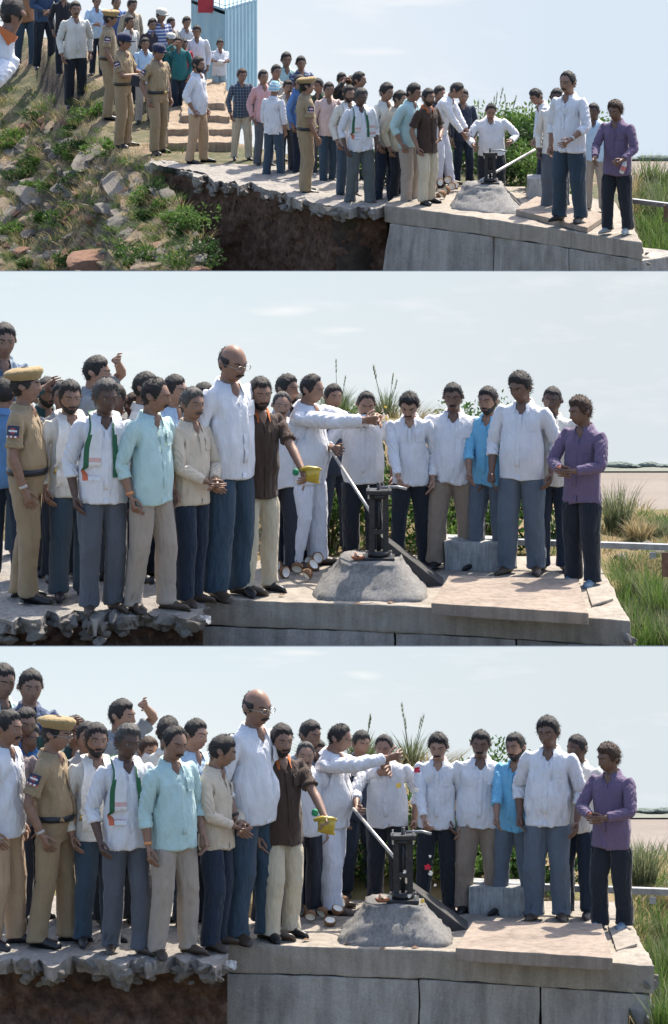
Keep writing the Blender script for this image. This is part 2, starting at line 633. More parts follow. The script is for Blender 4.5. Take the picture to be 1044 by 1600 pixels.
def solve(p):
    """bones: list of (R, rest head, posed head)"""
    jt = {k: morph([v], p['girth'])[0] for k, v in J.items()}
    Bn = [None] * NB
    I = np.eye(3)
    ln, sd, tw = p['lean'], p['side'], p['twist']
    pp = jt['pelvis'] + np.array((0, .22 * math.sin(math.radians(ln)), -.004 - .25 * abs(p['spread']) ** 1.6))
    R0 = R3('X', ln * .25) @ R3('Y', sd * .2)
    Bn[0] = (R0, jt['pelvis'], pp)
    def tr(b, q):
        R, h, H = Bn[b]
        return R @ (np.asarray(q) - h) + H
    R1 = R3('Z', tw * .4) @ R3('X', ln * .65) @ R3('Y', sd * .6)
    Bn[1] = (R1, jt['spine'], tr(0, jt['spine']))
    R2 = R3('Z', tw) @ R3('X', ln) @ R3('Y', sd)
    Bn[2] = (R2, jt['chest'], tr(1, jt['chest']))
    RH = R3('Z', p['hy']) @ R3('X', p['hp'] + ln * .2) @ R3('Y', p['hr'])
    RN = R3('Z', p['hy'] * .4 + tw * .6) @ R3('X', (p['hp'] + ln) * .5) @ R3('Y', p['hr'] * .4 + sd * .5)
    Bn[3] = (RN, jt['neck'], tr(2, jt['neck']))
    Bn[4] = (RH, jt['head'], tr(3, jt['head']))
    for s, b, key in ((1, 5, 'L'), (-1, 9, 'R')):
        sg = np.array((s, 1, 1))
        S = tr(2, jt['sh'] * sg)
        tgt = p[key]
        hint = p['hint' + key]
        gz = p['girth']
        if isinstance(tgt, str):
            if tgt == 'down':
                T = S + np.array((s * (.040 + .06 * (gz - 1) + .04 * p['belly']), -.045, -.515)) + np.array((0, p['aj'][0 if s > 0 else 1], p['aj'][2 if s > 0 else 3])); hh = (s * .5, .8, 0)
            elif tgt == 'front':
                T = np.array((s * .055, -.205 - .12 * p['belly'] - .12 * (gz - 1), 1.0)); hh = (s * .9, .5, -.2)
            elif tgt == 'clasp':
                T = np.array((s * .065, -.25 - .12 * p['belly'], 1.08)); hh = (s * .9, .4, -.3)
            elif tgt == 'back':
                T = np.array((s * .07, .19, .97)); hh = (s * .8, .6, 0)
            elif tgt == 'cross':
                T = np.array((-s * .11, -.215 - .1 * p['belly'] - (.03 if s > 0 else 0), 1.17 + (.03 if s > 0 else 0))); hh = (s * .9, 0, -.6)
            elif tgt == 'pocket':
                T = S + np.array((s * .045, -.03, -.475)); hh = (s * .6, .8, 0)
            elif tgt == 'brow':
                T = np.array((s * .10, -.17, 1.66)); hh = (s * .9, -.1, -.35)
            elif tgt == 'phone':
                T = np.array((s * .09, -.24, 1.58)); hh = (s * .7, 0, -.7)
            elif tgt == 'hold':
                T = np.array((s * .10, -.28, 1.12)); hh = (s * .7, .5, -.5)
        else:
            T = np.array(tgt); hh = (s * .6, .5, -.4)
        if hint is not None:
            hh = hint
        d0 = AD * sg
        E, Wp = ik(S, T, LU * gz ** .4, LF * gz ** .4, hh)
        Ru = minrot(R2 @ d0, E - S) @ R2
        Rf = minrot(Ru @ d0, Wp - E) @ Ru
        ax = Vector(Rf @ d0)
        Rh = np.array(Matrix.Rotation(math.radians(p['tw' + key]), 3, ax)) @ Rf
        Rg = Rh @ R3('Y', s * p['grip' + key])
        rs = lambda t: morph([np.array(ap(t)) * sg], p['girth'])[0]
        Bn[b] = (Ru, jt['sh'] * sg, S)
        Bn[b + 1] = (Rf, rs(LU), E)
        Bn[b + 2] = (Rh, rs(LU + LF), Rf @ (rs(LU + LF) - rs(LU)) + E)
        Bn[b + 3] = (Rg, rs(LU + LF + .09), Rh @ (rs(LU + LF + .09) - rs(LU + LF)) + Bn[b + 2][2])
    for s, b in ((1, 13), (-1, 16)):
        sg = np.array((s, 1, 1))
        Hh = tr(0, jt['hip'] * sg)
        A = jt['ank'] * sg + np.array((s * p['spread'], s * p['step'], 0))
        la = np.linalg.norm(jt['knee'] - jt['hip']); lb = np.linalg.norm(jt['ank'] - jt['knee'])
        K, A2 = ik(Hh, A, la, lb, (s * .1, -1, 0))
        r1 = (jt['knee'] - jt['hip']) * sg; r2 = (jt['ank'] - jt['knee']) * sg
        Rt = minrot(r1, K - Hh); Rs = minrot(Rt @ r2, A2 - K) @ Rt
        Bn[b] = (Rt, jt['hip'] * sg, Hh)
        Bn[b + 1] = (Rs, jt['knee'] * sg, K)
        Bn[b + 2] = (R3('Z', s * p['toe']), jt['ank'] * sg, A2)
    return Bn

def skin(V, W, Bn):
    out = np.zeros_like(V)
    hw = W[:, 4:5]
    V = V + hw * (V - np.array(J['head']) - np.array((0, 0, -.01))) * (HK - 1)
    for b, (R, h, H) in enumerate(Bn):
        w = W[:, b]
        k = w > 1e-4
        if k.any():
            out[k] += w[k, None] * ((V[k] - h) @ R.T + H)
    return out

def normals(V, T):
    n = np.zeros_like(V)
    c = np.cross(V[T[:, 1]] - V[T[:, 0]], V[T[:, 2]] - V[T[:, 0]])
    for k in range(3):
        np.add.at(n, T[:, k], c)
    return n / np.maximum(np.linalg.norm(n, axis=1, keepdims=True), 1e-9)

TPL = {}
def template(key, fn):
    if key not in TPL:
        V, Fc = fn()
        V = np.array(V, float)
        TPL[key] = (V, Fc, skin_w(V))
    return TPL[key]

def wrinkle_shirt(V0, W, seed, hi):
    r = np.random.RandomState(seed)
    x, y, z = V0.T
    arm = W[:, 5:13].sum(1)
    vn = vneck(V0, 2.0) * (1 + sm(z, 1.40, 1.45))
    P = V0 * np.array((1, 1, .55))
    a = wnoise(P, 9, seed, 2)
    b = wnoise(V0 * np.array((1.0, 1.0, .35)) + a[:, None] * .03, 20, seed + 1, 2)
    c = wnoise(V0, 6, seed + 5, 1)
    e = wnoise(V0 @ np.array(((.8, 0, .6), (0, 1, 0), (-.6, 0, .8))) * np.array((1.0, 1.0, .3)) + a[:, None] * .05, 17, seed + 9, 1)
    g_ = .35 + .65 * sm(wnoise(V0, 3.2, seed + 11, 1), -.2, .6)
    d = g_ * (.0095 * (1 - np.abs(b) * 2.4) * (.5 + .5 * sm(-z, -1.25, -.9)) + .0085 * (1 - np.abs(e) * 3) * sm(-z, -1.36, -1.28)) + .006 * c
    d = d * sm(z, 1.45, 1.38) - .028 * vn
    t = (np.abs(x) - J['sh'][0]) / AD[0]
    rings = np.sin(t * 105 + 2.4 * a + r.uniform(0, 6))
    el = np.exp(-((t - LU) / .10) ** 2) * .6 + .35
    d = d * (1 - .7 * arm) + arm * el * .0075 * (1 - 2 * np.abs(np.sin((t * 105 + 2.4 * a + r.uniform(0, 6)) * .5)))
    return d

def wrinkle_pants(V0, W, seed):
    r = np.random.RandomState(seed)
    x, y, z = V0.T
    a = wnoise(V0, 7, seed, 2)
    m = .25 + .9 * np.exp(-((z - .10) / .12) ** 2) + .5 * np.exp(-((z - .47) / .1) ** 2) + .5 * np.exp(-((z - .82) / .08) ** 2)
    rings = np.sin(z * 75 + 3.0 * a + 12 * np.abs(x) + r.uniform(0, 6))
    b = wnoise(V0 * np.array((1, 1, .16)), 26, seed + 2, 1)
    return .0062 * m * rings + .009 * b + .004 * a

def shell(Bn, mask_fn, off_fn, nu=48, nv=32, jig=0.0, seed=0):
    """cap of hair or beard following the head"""
    Q, D = head_grid(nu, nv)
    mk = mask_fn(Q, D)                       # >0 inside
    o = off_fn(Q, D)
    nz = wnoise(D, 9, seed, 3)
    fine = np.random.RandomState(seed).normal(size=len(D))
    o = o * (1 + .2 * nz) + jig * fine
    o = np.where(mk > 0.02, o * (.25 + .75 * sm(mk, 0, 1.0)), 0)
    P = Q + D * o[:, None]
    Fc = [f for f in grid_faces(nu, nv) if max(mk[i] for i in f) > 0]
    inset = mk <= 0
    P[inset] = Q[inset] - D[inset] * .004
    used = sorted({i for f in Fc for i in f})
    idx = {o_: n_ for n_, o_ in enumerate(used)}
    P = P[used]
    return head_part(P, Bn), [tuple(idx[i] for i in f) for f in Fc]

def hair_mask(style, seedv=0.0):
    def fn(Q, D):
        x, y, z = Q.T
        az = np.degrees(np.arctan2(np.abs(x), -y))          # 0 front .. 180 back
        line = np.interp(az, [0, 30, 48, 62, 75, 95, 110, 180], [.070, .071, .060, .016, -.022, .012, -.045, -.082])
        line = line + .004 * np.sin(az * .5) + .003 * np.sin(az * .9 + 1) + .006 * np.sin(x * 260 + seedv) * (az < 60) + .006 * np.sin(x * 70 + seedv * 2) * (az < 70)
        m = (z - line) / .02
        if style == 'bald':
            top = np.maximum(.046 - z, (y - .055) / 1.0)
            m = np.minimum(m, top / .02)
        elif style == 'receding':
            line2 = np.interp(az, [0, 18, 40, 62, 80, 180], [.088, .094, .082, .02, -.05, -.1])
            m = np.minimum(m, (z - line2) / .02)
        return m
    return fn

def head_part(V, Bn):
    R, h, H = Bn[4]
    P = np.asarray(V) + HEADC
    P = P + (P - np.array(J['head']) - np.array((0, 0, -.01))) * (HK - 1)
    return (P - h) @ R.T + H

def front_y(x, z):
    """y of the face surface at x, z (head local)"""
    Q = HG[0]
    k = Q[:, 1] < 0
    d = (Q[k, 0] - x) ** 2 + (Q[k, 2] - z) ** 2
    i = np.argsort(d)[:3]
    return float(Q[k, 1][i].mean())
HG = head_grid()

def ell(c, r, nu=10, nv=7):
    V, Fc = [], []
    for j in range(nv + 1):
        th = math.pi * j / nv
        for i in range(nu):
            ph = 2 * math.pi * i / nu
            V.append((c[0] + r[0] * math.sin(th) * math.cos(ph), c[1] + r[1] * math.sin(th) * math.sin(ph), c[2] + r[2] * math.cos(th)))
    return V, grid_faces(nu, nv)

def vneck(V0, top=1.465):
    x, y, z = V0.T
    return sm(np.abs(x), .012 + np.maximum(0, z - 1.365) * .62, np.maximum(0, z - 1.365) * .62 - .002) * sm(z, 1.355, 1.385) * sm(z, top, top - .03) * (y < .0)

WHITE = (.64, .655, .70)
def person(base, u, v, top, yaw=0, shirt=WHITE, pants=(.03, .035, .05), sleeve='long', tuck=False, skin_i=1, hair='short', hair_i=0,
           must=False, beard=False, glasses=False, shoes=(.012, .012, .014), label=None, lod=1, seed=None, h=0.0, collar=None, pattern=None, col2=None,
           scarf=None, shawl=None, cap=None, belt=None, badge=False, mask_ht=None, zf=None, group=None, wide=1.1, hem=None, watch=None, dy=0.0, tz=0.0, **kw):
    """one standing person: u, v pixel of the feet on the ground at height base, top = pixel row of the head top"""
    global PSEED
    PSEED += 1
    seed = seed or PSEED * 7 + 3
    rnd = random.Random(seed)
    p = dict(DEF_POSE)
    p['hp'] = rnd.uniform(-2, 8); p['hy'] = rnd.uniform(-6, 6); p['hr'] = rnd.uniform(-3, 3)
    p['aj'] = (rnd.uniform(-.05, .04), rnd.uniform(-.05, .04), rnd.uniform(0, .03), rnd.uniform(0, .03)); p['lean'] = rnd.uniform(-2, 4); p['toe'] = rnd.uniform(4, 18)
    p['step'] = rnd.uniform(-.08, .08); p['spread'] = rnd.uniform(-.01, .035); p['twist'] = rnd.uniform(-4, 4); p['side'] = rnd.uniform(-3, 3)
    p['girth'] = rnd.uniform(.93, 1.0); p['belly'] = rnd.uniform(0, .2)
    p.update({k: val for k, val in kw.items() if k in p})
    g = on_z(u, v, base) if zf is None else on_y(u, v, zf)
    if dy:
        g = on_y(u, v, g.y + dy)
    ht = on_y(u, top, g.y).z - g.z if mask_ht is None else mask_ht
    sc = ht / (1.722 if hair != 'bald' else 1.71)
    ob = None
    Mw = Matrix.Translation(g) @ Matrix.Rotation(math.radians(yaw), 4, 'Z') @ Matrix.Scale(sc, 4)
    inv = Mw.inverted()
    for key in ('L', 'R'):
        t = p[key]
        if isinstance(t, tuple) and t and t[0] == 'px':      # hand at a picture position, t[3] metres nearer than the body
            p[key] = tuple(inv @ on_y(t[1], t[2], g.y - t[3]))
    Bn = solve(p)
    gi, be = p['girth'], p['belly']
    def tpl_obj(name, key, fn, mat, parent, wr=None, keep=None):
        V0, Fc, W = template(key, fn)
        Vm = morph(V0, gi, be, W)
        if name == 'trousers':
            kw_ = 1 + .55 * (wide - 1) * sm(V0[:, 2], .86, .70)
            cx = np.sign(V0[:, 0]) * .096 * gi
            Vm[:, 0] = cx + (Vm[:, 0] - cx) * kw_; Vm[:, 1] *= kw_
        V = skin(Vm, W, Bn)
        if wr is not None:
            T = np.asarray(Fc)
            V = V + normals(V, T) * wr(V0, W)[:, None]
        o = put(name, mesh_np(name, V, Fc), mat, parent)
        return o
    hi = lod >= 2
    send = {'long': .505, 'roll': .40, 'elbow': .315, 'half': .215}[sleeve]
    hm = hem or (.97 if tuck else .805)
    def tuck_body(V0, W):
        t = (V0 * np.array((1, 1, 1)) - np.array(J['sh']))
        t = (np.abs(V0[:, 0]) - J['sh'][0]) * AD[0] + (V0[:, 2] - J['sh'][2]) * AD[2]
        arm = W[:, 5:13].sum(1)
        leg = W[:, 13:19].sum(1)
        tor = W[:, 0:3].sum(1)
        foot = W[:, 15] + W[:, 18]
        return .022 * vneck(V0) - (.022 * tor * sm(V0[:, 2], 1.43, 1.40) * (1 - vneck(V0)) + .013 * arm * sm(t, send - .01, send - .04) + .014 * leg + .012 * foot)
    def pants_in(V0, W):
        return wrinkle_pants(V0, W, seed) * sm(V0[:, 2], hm + .02, hm - .05) - .022 * sm(V0[:, 2], hm - .012, hm + .03)
    skm = skin_mat(skin_i)
    ob = tpl_obj('person', ('body', lod), lambda: make_body(7400 if hi else 3000), skm, None, tuck_body)
    ob.matrix_world = Mw
    ob['category'] = 'person'
    if label:
        ob['label'] = label
    if group:
        ob['group'] = group
    # clothes
    tm = cloth(pants)
    tpl_obj('trousers', ('pants', lod), lambda: make_trousers(5600 if hi else 2200), tm, ob, pants_in)
    sm_ = cloth(shirt, pattern, col2)
    sh = tpl_obj('shirt', ('shirt', lod, send, hm), lambda: make_shirt(send, hm, 9000 if hi else 2800), sm_, ob, lambda a, b: wrinkle_shirt(a, b, seed, hi))
    def soft(name, V, Fc, mat, parent):
        V = np.array([tuple(q) for q in V], float)
        W = skin_w(V)
        Vp = skin(morph(V, gi, be, W), W, Bn)
        return put(name, mesh_np(name, Vp, Fc), mat, parent)
    # collar
    cv, cf = [], []
    n = 22
    for i in range(n + 1):
        a = math.radians(30 + (300.0 * i / n))
        for (rr, z) in ((.070, 1.430), (.066, 1.478), (.079, 1.480), (.104, 1.432)):
            dr = (-.032 if z < 1.46 else -.018) * (1 + math.cos(a)) / 2 * 1.4
            fl = .0
            if rr > .09:
                fl = .034 * max(0, math.cos(a)) ** 4
            cv.append((math.sin(a) * rr * 1.02, .016 - math.cos(a) * (rr + fl) * .98, z + dr - fl * .9))
    for i in range(n):
        for j in range(3):
            cf.append((i * 4 + j, i * 4 + j + 1, i * 4 + 5 + j, i * 4 + 4 + j))
    soft('collar', cv, cf, cloth(collar) if collar else sm_, sh)
    if hi:
        # button placket down the front and a chest pocket
        V0, Fc, W = TPL[('shirt', lod, send, hm)]
        pv, pf = [], []
        zs = np.linspace(hm + .012, 1.365, 16)
        for z in zs:
            k = (np.abs(V0[:, 2] - z) < .025) & (np.abs(V0[:, 0]) < .05)
            yy = V0[k, 1].min() if k.any() else -.12
            for xx in (-.017, .015):
                pv.append((xx, yy - .0045, z))
        for i in range(len(zs) - 1):
            pf.append((2 * i, 2 * i + 1, 2 * i + 3, 2 * i + 2))
        soft('placket', pv, pf, sm_, sh)
        pv, pf = [], []
        for j in range(5):
            z = 1.235 + .10 * j / 4
            for i in range(4):
                xx = .055 + .085 * i / 3
                k = (np.abs(V0[:, 2] - z) < .02) & (np.abs(V0[:, 0] - xx) < .02)
                yy = V0[k, 1].min() if k.any() else -.11
                pv.append((xx, yy - .006, z))
        for j in range(4):
            for i in range(3):
                pf.append((j * 4 + i, j * 4 + i + 1, j * 4 + 5 + i, j * 4 + 4 + i))
        soft('chest_pocket', pv, pf, sm_, sh)
    if belt:
        V, Fc = ringtube([(.955, .150, .115, 0), (.955, .181, .137, 0), (1.0, .181, .138, 0), (1.0, .150, .115, 0)], 30)
        bo = soft('belt', V, Fc[:-2], plain('belt_%d' % int(belt[0] * 999), belt, .4), ob)
        V = MB().box((0, -.142 - .10 * be, .978), (.05, .012, .042))
        soft('buckle', V.V, V.F, plain('brass', (.5, .38, .15), .35, metal=.9), bo)
    if badge:
        for s in (1, -1):
            pv, pf = [], []
            for j in range(7):
                for i in range(7):
                    t = .055 + .085 * j / 6
                    a = (i / 6 - .5) * 1.25
                    q = np.array(ap(t, .0795 * math.sin(a), -.0795 * math.cos(a)))
                    pv.append(tuple(q * np.array((s, 1, 1))))
            for j in range(6):
                for i in range(6):
                    pf.append((j * 7 + i, j * 7 + i + 1, j * 7 + 8 + i, j * 7 + 7 + i))
            o = soft('shoulder_badge', pv, pf, [plain('badge_navy', (.02, .03, .07), .7), plain('badge_red', (.30, .05, .05), .7), plain('badge_white', (.6, .6, .6), .7)], sh)
            for q, pl in enumerate(o.data.polygons):
                j, i = divmod(q, 6)
                if j == 2 and 1 <= i <= 4:
                    pl.material_index = 2
                elif j in (1, 3) and 2 <= i <= 3:
                    pl.material_index = 1
                elif j == 5:
                    pl.material_index = 1 if i % 2 == 0 else 2
    sv, sf = template('shoe', make_shoe)[:2]
    smt = plain('shoe_%d_%d' % (int(shoes[0] * 999), int(shoes[2] * 999)), shoes, .45)
    for s in (1, -1):
        V = np.array(sv) * np.array((s, .92, .86))
        W = np.zeros((len(V), NB)); W[:, 15 if s > 0 else 18] = 1
        Fc = sf if s > 0 else [tuple(reversed(f)) for f in sf]
        put('shoe', mesh_np('shoe', skin(morph(V, gi), W, Bn), Fc), smt, ob)
    # head
    hm_ = hair_mat(hair_i)
    if cap is None or cap[0] != 'turban':
        if hair == 'bald':
            V, Fc = shell(Bn, hair_mask('bald'), lambda Q, D: np.full(len(Q), .006), jig=.0012, seed=seed)
        else:
            th = {'short': .010, 'thick': .015, 'curly': .019, 'receding': .008, 'cropped': .005}[hair]
            st = hair if hair in ('receding',) else 'short'
            jg = .0032 if hair == 'curly' else .0014
            V, Fc = shell(Bn, hair_mask(st, seed), lambda Q, D: th * (.45 + .75 * sm(Q[:, 2], -.02, .09)) + .006 * sm(Q[:, 2], .04, .09) * (Q[:, 1] < 0), jig=jg, seed=seed)
        # short strands standing off the cap so that its outline is hair, not a shell
        Qh, Dh = head_grid(64, 44)
        mk_ = hair_mask('bald' if hair == 'bald' else ('receding' if hair == 'receding' else 'short'), seed)(Qh, Dh)
        ids = np.nonzero(mk_ > .05)[0]
        rn = np.random.RandomState(seed + 1)
        ns = (900 if hi else 380) // (6 if hair == 'bald' else 1)
        ids = ids[rn.randint(len(ids), size=ns)]
        thk = {'bald': .005, 'short': .010, 'thick': .015, 'curly': .018, 'receding': .008, 'cropped': .004}[hair]
        q = Qh[ids] + rn.normal(size=(ns, 3)) * .003
        dd = Dh[ids]
        flow = np.stack((dd[:, 0] * .5, np.full(ns, .45), -.25 - .6 * (dd[:, 2] < .3)), 1)
        dr = dd * (.55 if hair != 'curly' else .9) + flow * .6 + rn.normal(size=(ns, 3)) * .35
        dr /= np.linalg.norm(dr, axis=1, keepdims=True)
        sdv = np.cross(dr, rn.normal(size=(ns, 3))); sdv /= np.linalg.norm(sdv, axis=1, keepdims=True) + 1e-9
        ln = (thk * 1.1 + .006) * rn.uniform(.6, 1.4, (ns, 1))
        base_ = q + dd * thk * .55
        TV = np.stack((base_ - sdv * .0024, base_ + sdv * .0024, base_ + dr * ln), 1).reshape(-1, 3)
        n0_ = len(V)
        V = np.concatenate((V, head_part(TV, Bn)))
        Fc = list(Fc) + [(n0_ + 3 * i, n0_ + 3 * i + 1, n0_ + 3 * i + 2) for i in range(ns)]
        put('hair', mesh_np('hair', V, Fc), hm_, ob)
    if lod >= 1:
        for s in (1, -1):
            ye = front_y(s * .031, .006)
            V, Fc = ell((s * .031, ye + .0065, .006), (.0135, .0105, .0085))
            o = put('eye', mesh_np('eye', head_part(V, Bn), Fc), [plain('eye_white', (.2, .18, .165), .3), plain('eye_iris', (.012, .008, .006), .2)], ob)
            for k, pl in enumerate(o.data.polygons):
                cc = np.mean([V[i] for i in pl.vertices], 0)
                if abs(cc[0] - s * .031) < .0062:
                    pl.material_index = 1
            xs = np.linspace(.012, .052, 6)
            pts = [(s * x_, front_y(s * x_, .027) - .002, .0245 + .007 * math.sin((x_ - .012) / .04 * 2.4)) for x_ in xs]
            V, Fc = tube(pts, [.0025, .0042, .0045, .004, .0034, .002], 6)
            put('eyebrow', mesh_np('eyebrow', head_part([tuple(q) for q in V], Bn), Fc), hm_, ob)
        pts = [(x_, front_y(x_, -.063) - .0012, -.0635 - 8 * x_ * x_ * .1) for x_ in np.linspace(-.023, .023, 7)]
        V, Fc = tube(pts, [.002, .005, .006, .0055, .006, .005, .002], 6)
        put('lips', mesh_np('lips', head_part([tuple(q) for q in V], Bn), Fc), plain('lip_%d' % skin_i, mulc({0: (.22, .09, .075), 1: (.15, .06, .05), 2: (.10, .04, .035), 3: (.28, .11, .09), 4: (.07, .03, .028)}[skin_i], 1), .5), ob)
    if must:
        pts = [(x_, front_y(x_, -.050) - .004, -.0485 - 9.5 * x_ * x_) for x_ in np.linspace(-.034, .034, 9)]
        V, Fc = tube(pts, [.002, .006, .0078, .0082, .0062, .0082, .0078, .006, .002], 7)
        put('moustache', mesh_np('moustache', head_part([tuple(q) for q in V], Bn), Fc), hm_, ob)
    if beard:
        def bm_(Q, D):
            x, y, z = Q.T
            az = np.degrees(np.arctan2(np.abs(x), -y))
            up = np.interp(az, [0, 20, 30, 45, 70, 85, 100], [-.070, -.072, -.050, -.046, -.03, .0, .0])
            m = (up - z) / .02
            m = np.where(az > 96, -1, m)
            mo = np.minimum((.031 - np.abs(x)) / .01, np.minimum((-.041 - z) / .01, (z + .056) / .01))
            return np.where(y < .03, np.maximum(m, mo), -1)
        V, Fc = shell(Bn, bm_, lambda Q, D: np.full(len(Q), .0075), jig=.0014, seed=seed + 3)
        put('beard', mesh_np('beard', V, Fc), hm_, ob)
    if glasses:
        mb = MB()
        for s in (1, -1):
            yl = -.108
            ring = [(s * (.033 + .024 * math.cos(a)), yl, .004 + .017 * math.sin(a)) for a in np.linspace(0, 2 * math.pi, 15)]
            mb.tube(ring, .0022, 6, False)
            mb.tube([(s * .057, yl, .008), (s * .078, -.04, .010), (s * .084, .02, .006)], .0018, 6)
        mb.tube([(-.009, -.108, .008), (0, -.111, .010), (.009, -.108, .008)], .0018, 6)
        put('glasses', mesh_np('glasses', head_part([tuple(q) for q in mb.V], Bn), mb.F), plain('glasses_metal', (.35, .33, .3), .3, metal=.8), ob)
    if cap:
        kind, ccol = cap[0], cap[1]
        cm = cloth(ccol)
        if kind == 'beret':
            V, Fc = [], []
            rg = [(.052, 1.035, 0), (.062, 1.09, 0), (.082, 1.30, .01), (.104, 1.36, .022), (.122, 1.18, .03), (.131, .7, .03), (.133, .05, .02)]
            n = 28
            for (z, k, sh_) in rg:
                for i in range(n):
                    a = 2 * math.pi * i / n
                    V.append((math.sin(a) * .082 * k, -math.cos(a) * .104 * k + sh_ * .4, z + .012 * math.cos(a) * (k > 1.1)))
            for j in range(len(rg) - 1):
                for i in range(n):
                    i2 = (i + 1) % n
                    Fc.append((j * n + i, j * n + i2, (j + 1) * n + i2, (j + 1) * n + i))
            V = np.array(V)
            V += wnoise(V, 28, seed, 2)[:, None] * .003
            co = put('beret', mesh_np('beret', head_part(V, Bn), Fc), cm, ob)
            mb = MB().box((.0, -.108, .075), (.028, .01, .03))
            put('cap_badge', mesh_np('cap_badge', head_part([tuple(q) for q in mb.V], Bn), mb.F, False), plain('badge_red', (.30, .05, .05), .7), co)
        elif kind in ('peaked', 'cap'):
            V, Fc = [], []
            if kind == 'peaked':
                rg = [(.050, 1.05), (.078, 1.06), (.100, 1.30), (.115, 1.32), (.128, 1.1), (.133, .05)]
            else:
                rg = [(.045, 1.05), (.080, 1.07), (.106, 1.0), (.125, .80), (.137, .45), (.140, .03)]
            n = 26
            for (z, k) in rg:
                for i in range(n):
                    a = 2 * math.pi * i / n
                    V.append((math.sin(a) * .084 * k, -math.cos(a) * .106 * k, z - (.006 if z < .06 else 0) * math.cos(a)))
            for j in range(len(rg) - 1):
                for i in range(n):
                    i2 = (i + 1) % n
                    Fc.append((j * n + i, j * n + i2, (j + 1) * n + i2, (j + 1) * n + i))
            co = put('cap', mesh_np('cap', head_part(V, Bn), Fc), cm, ob)
            V, Fc = [], []
            for i in range(13):
                a = math.radians(-62 + 124 * i / 12)
                for (r_, dz) in ((.100, 0), (.100 + .065 * math.cos(a * 1.2) ** .6 if abs(a * 1.2) < 1.57 else .1, -.022), (.1, -.006)):
                    V.append((math.sin(a) * r_ * .82, -math.cos(a) * r_ * 1.05, .052 + dz))
            for i in range(12):
                for j in range(2):
                    Fc.append((i * 3 + j, i * 3 + j + 1, i * 3 + 4 + j, i * 3 + 3 + j))
            put('visor', mesh_np('visor', head_part(V, Bn), Fc), cm if kind == 'cap' else plain('visor_black', (.015, .013, .012), .3), co)
        elif kind == 'turban':
            V, Fc = [], []
            n, m = 30, 12
            for j in range(m + 1):
                t = j / m
                for i in range(n):
                    a = 2 * math.pi * i / n
                    k = 1.22 * math.cos(t * 1.45) ** .45 + .05 * math.sin(t * 20 + a * 1.0)
                    V.append((math.sin(a) * .086 * k, -math.cos(a) * .104 * k + .01, .02 + t * .125 - .05 * (1 - t) * (math.cos(a) < -.2)))
            for j in range(m):
                for i in range(n):
                    i2 = (i + 1) % n
                    Fc.append((j * n + i, j * n + i2, (j + 1) * n + i2, (j + 1) * n + i))
            put('head_cloth', mesh_np('head_cloth', head_part(V, Bn), Fc), cloth(ccol, 'hstripe', (.6, .6, .6)), ob)
    # scarf round the neck hanging down both sides of the chest
    if scarf or shawl:
        V0, Fs, W = TPL[('shirt', lod, send, hm)]
        def fy(xx, z):
            k = (np.abs(V0[:, 2] - z) < .03) & (np.abs(V0[:, 0] - xx) < .03)
            return V0[k, 1].min() if k.any() else -.10
        for s in (1, -1):
            ctr = []
            for a in np.linspace(180, 75, 7):
                ra = math.radians(a)
                ctr.append((s * math.sin(ra) * .088, .018 - math.cos(ra) * .088, 1.452 + .0 * a))
            zend = (scarf or shawl)[1 if s > 0 else 2]
            for z in np.linspace(1.40, zend, 13):
                xx = s * (.088 + .022 * sm(np.array([1.40 - z]), 0, .2)[0])
                ctr.append((xx, fy(xx, z) - .012, z))
            wd = (scarf or shawl)[3]
            V, Fc = [], []
            nn = 7
            for i, c in enumerate(ctr):
                t = Vector(ctr[min(i + 1, len(ctr) - 1)]) - Vector(ctr[max(i - 1, 0)])
                t.normalize()
                up = Vector((0, 0, 1)) if i < 5 else Vector((0, -1, 0))
                sd_ = t.cross(up).normalized() if i >= 6 else Vector((math.sin(math.radians(180 - i * 17)) * s, math.cos(math.radians(i * 17)), .6)).normalized()
                if i >= 6:
                    sd_ = Vector((s * 1.0, .0, 0))
                w_ = wd * (.55 if i < 6 else .6 + .4 * min(1, (i - 6) / 5))
                for j in range(nn):
                    f_ = j / (nn - 1) - .5
                    q = Vector(c) + sd_ * (f_ * w_)
                    if i >= 7:
                        q.y = min(q.y, fy(q.x, q.z) - .010) - .006 * math.cos(f_ * 15)
                    V.append(tuple(q))
            for i in range(len(ctr) - 1):
                for j in range(nn - 1):
                    Fc.append((i * nn + j, i * nn + j + 1, i * nn + nn + 1 + j, i * nn + nn + j))
            if scarf:
                mats = [cloth((.03, .12, .06)), cloth((.66, .66, .67)), cloth((.55, .14, .07)), cloth((.60, .38, .36))]
            else:
                mats = [cloth((.66, .65, .63))] * 3
            o = soft('scarf', V, Fc, mats, ob)
            if scarf:
                for k, pl in enumerate(o.data.polygons):
                    i, j = divmod(k, nn - 1)
                    inner = j == (0 if s > 0 else nn - 2) or (i > 8 and j == (1 if s > 0 else nn - 3))
                    pl.material_index = 0 if inner else 1
                    if i >= len(ctr) - 3:
                        pl.material_index = 2 if inner and s < 0 else pl.material_index
                    if not inner and i in (len(ctr) - 6, len(ctr) - 3):
                        pl.material_index = 3
    if watch:
        s, b = (1, 6) if watch[0] == 'L' else (-1, 10)
        V, Fc = tube([tuple(np.array(ap(LU + LF - .035)) * np.array((s, 1, 1))), tuple(np.array(ap(LU + LF - .015)) * np.array((s, 1, 1)))], [.033, .032], 14)
        soft('wristband', V, Fc, plain('band_%d' % int(watch[1][0] * 999 + watch[1][1] * 99), watch[1], .35), ob)
    return ob
PSEED = 0
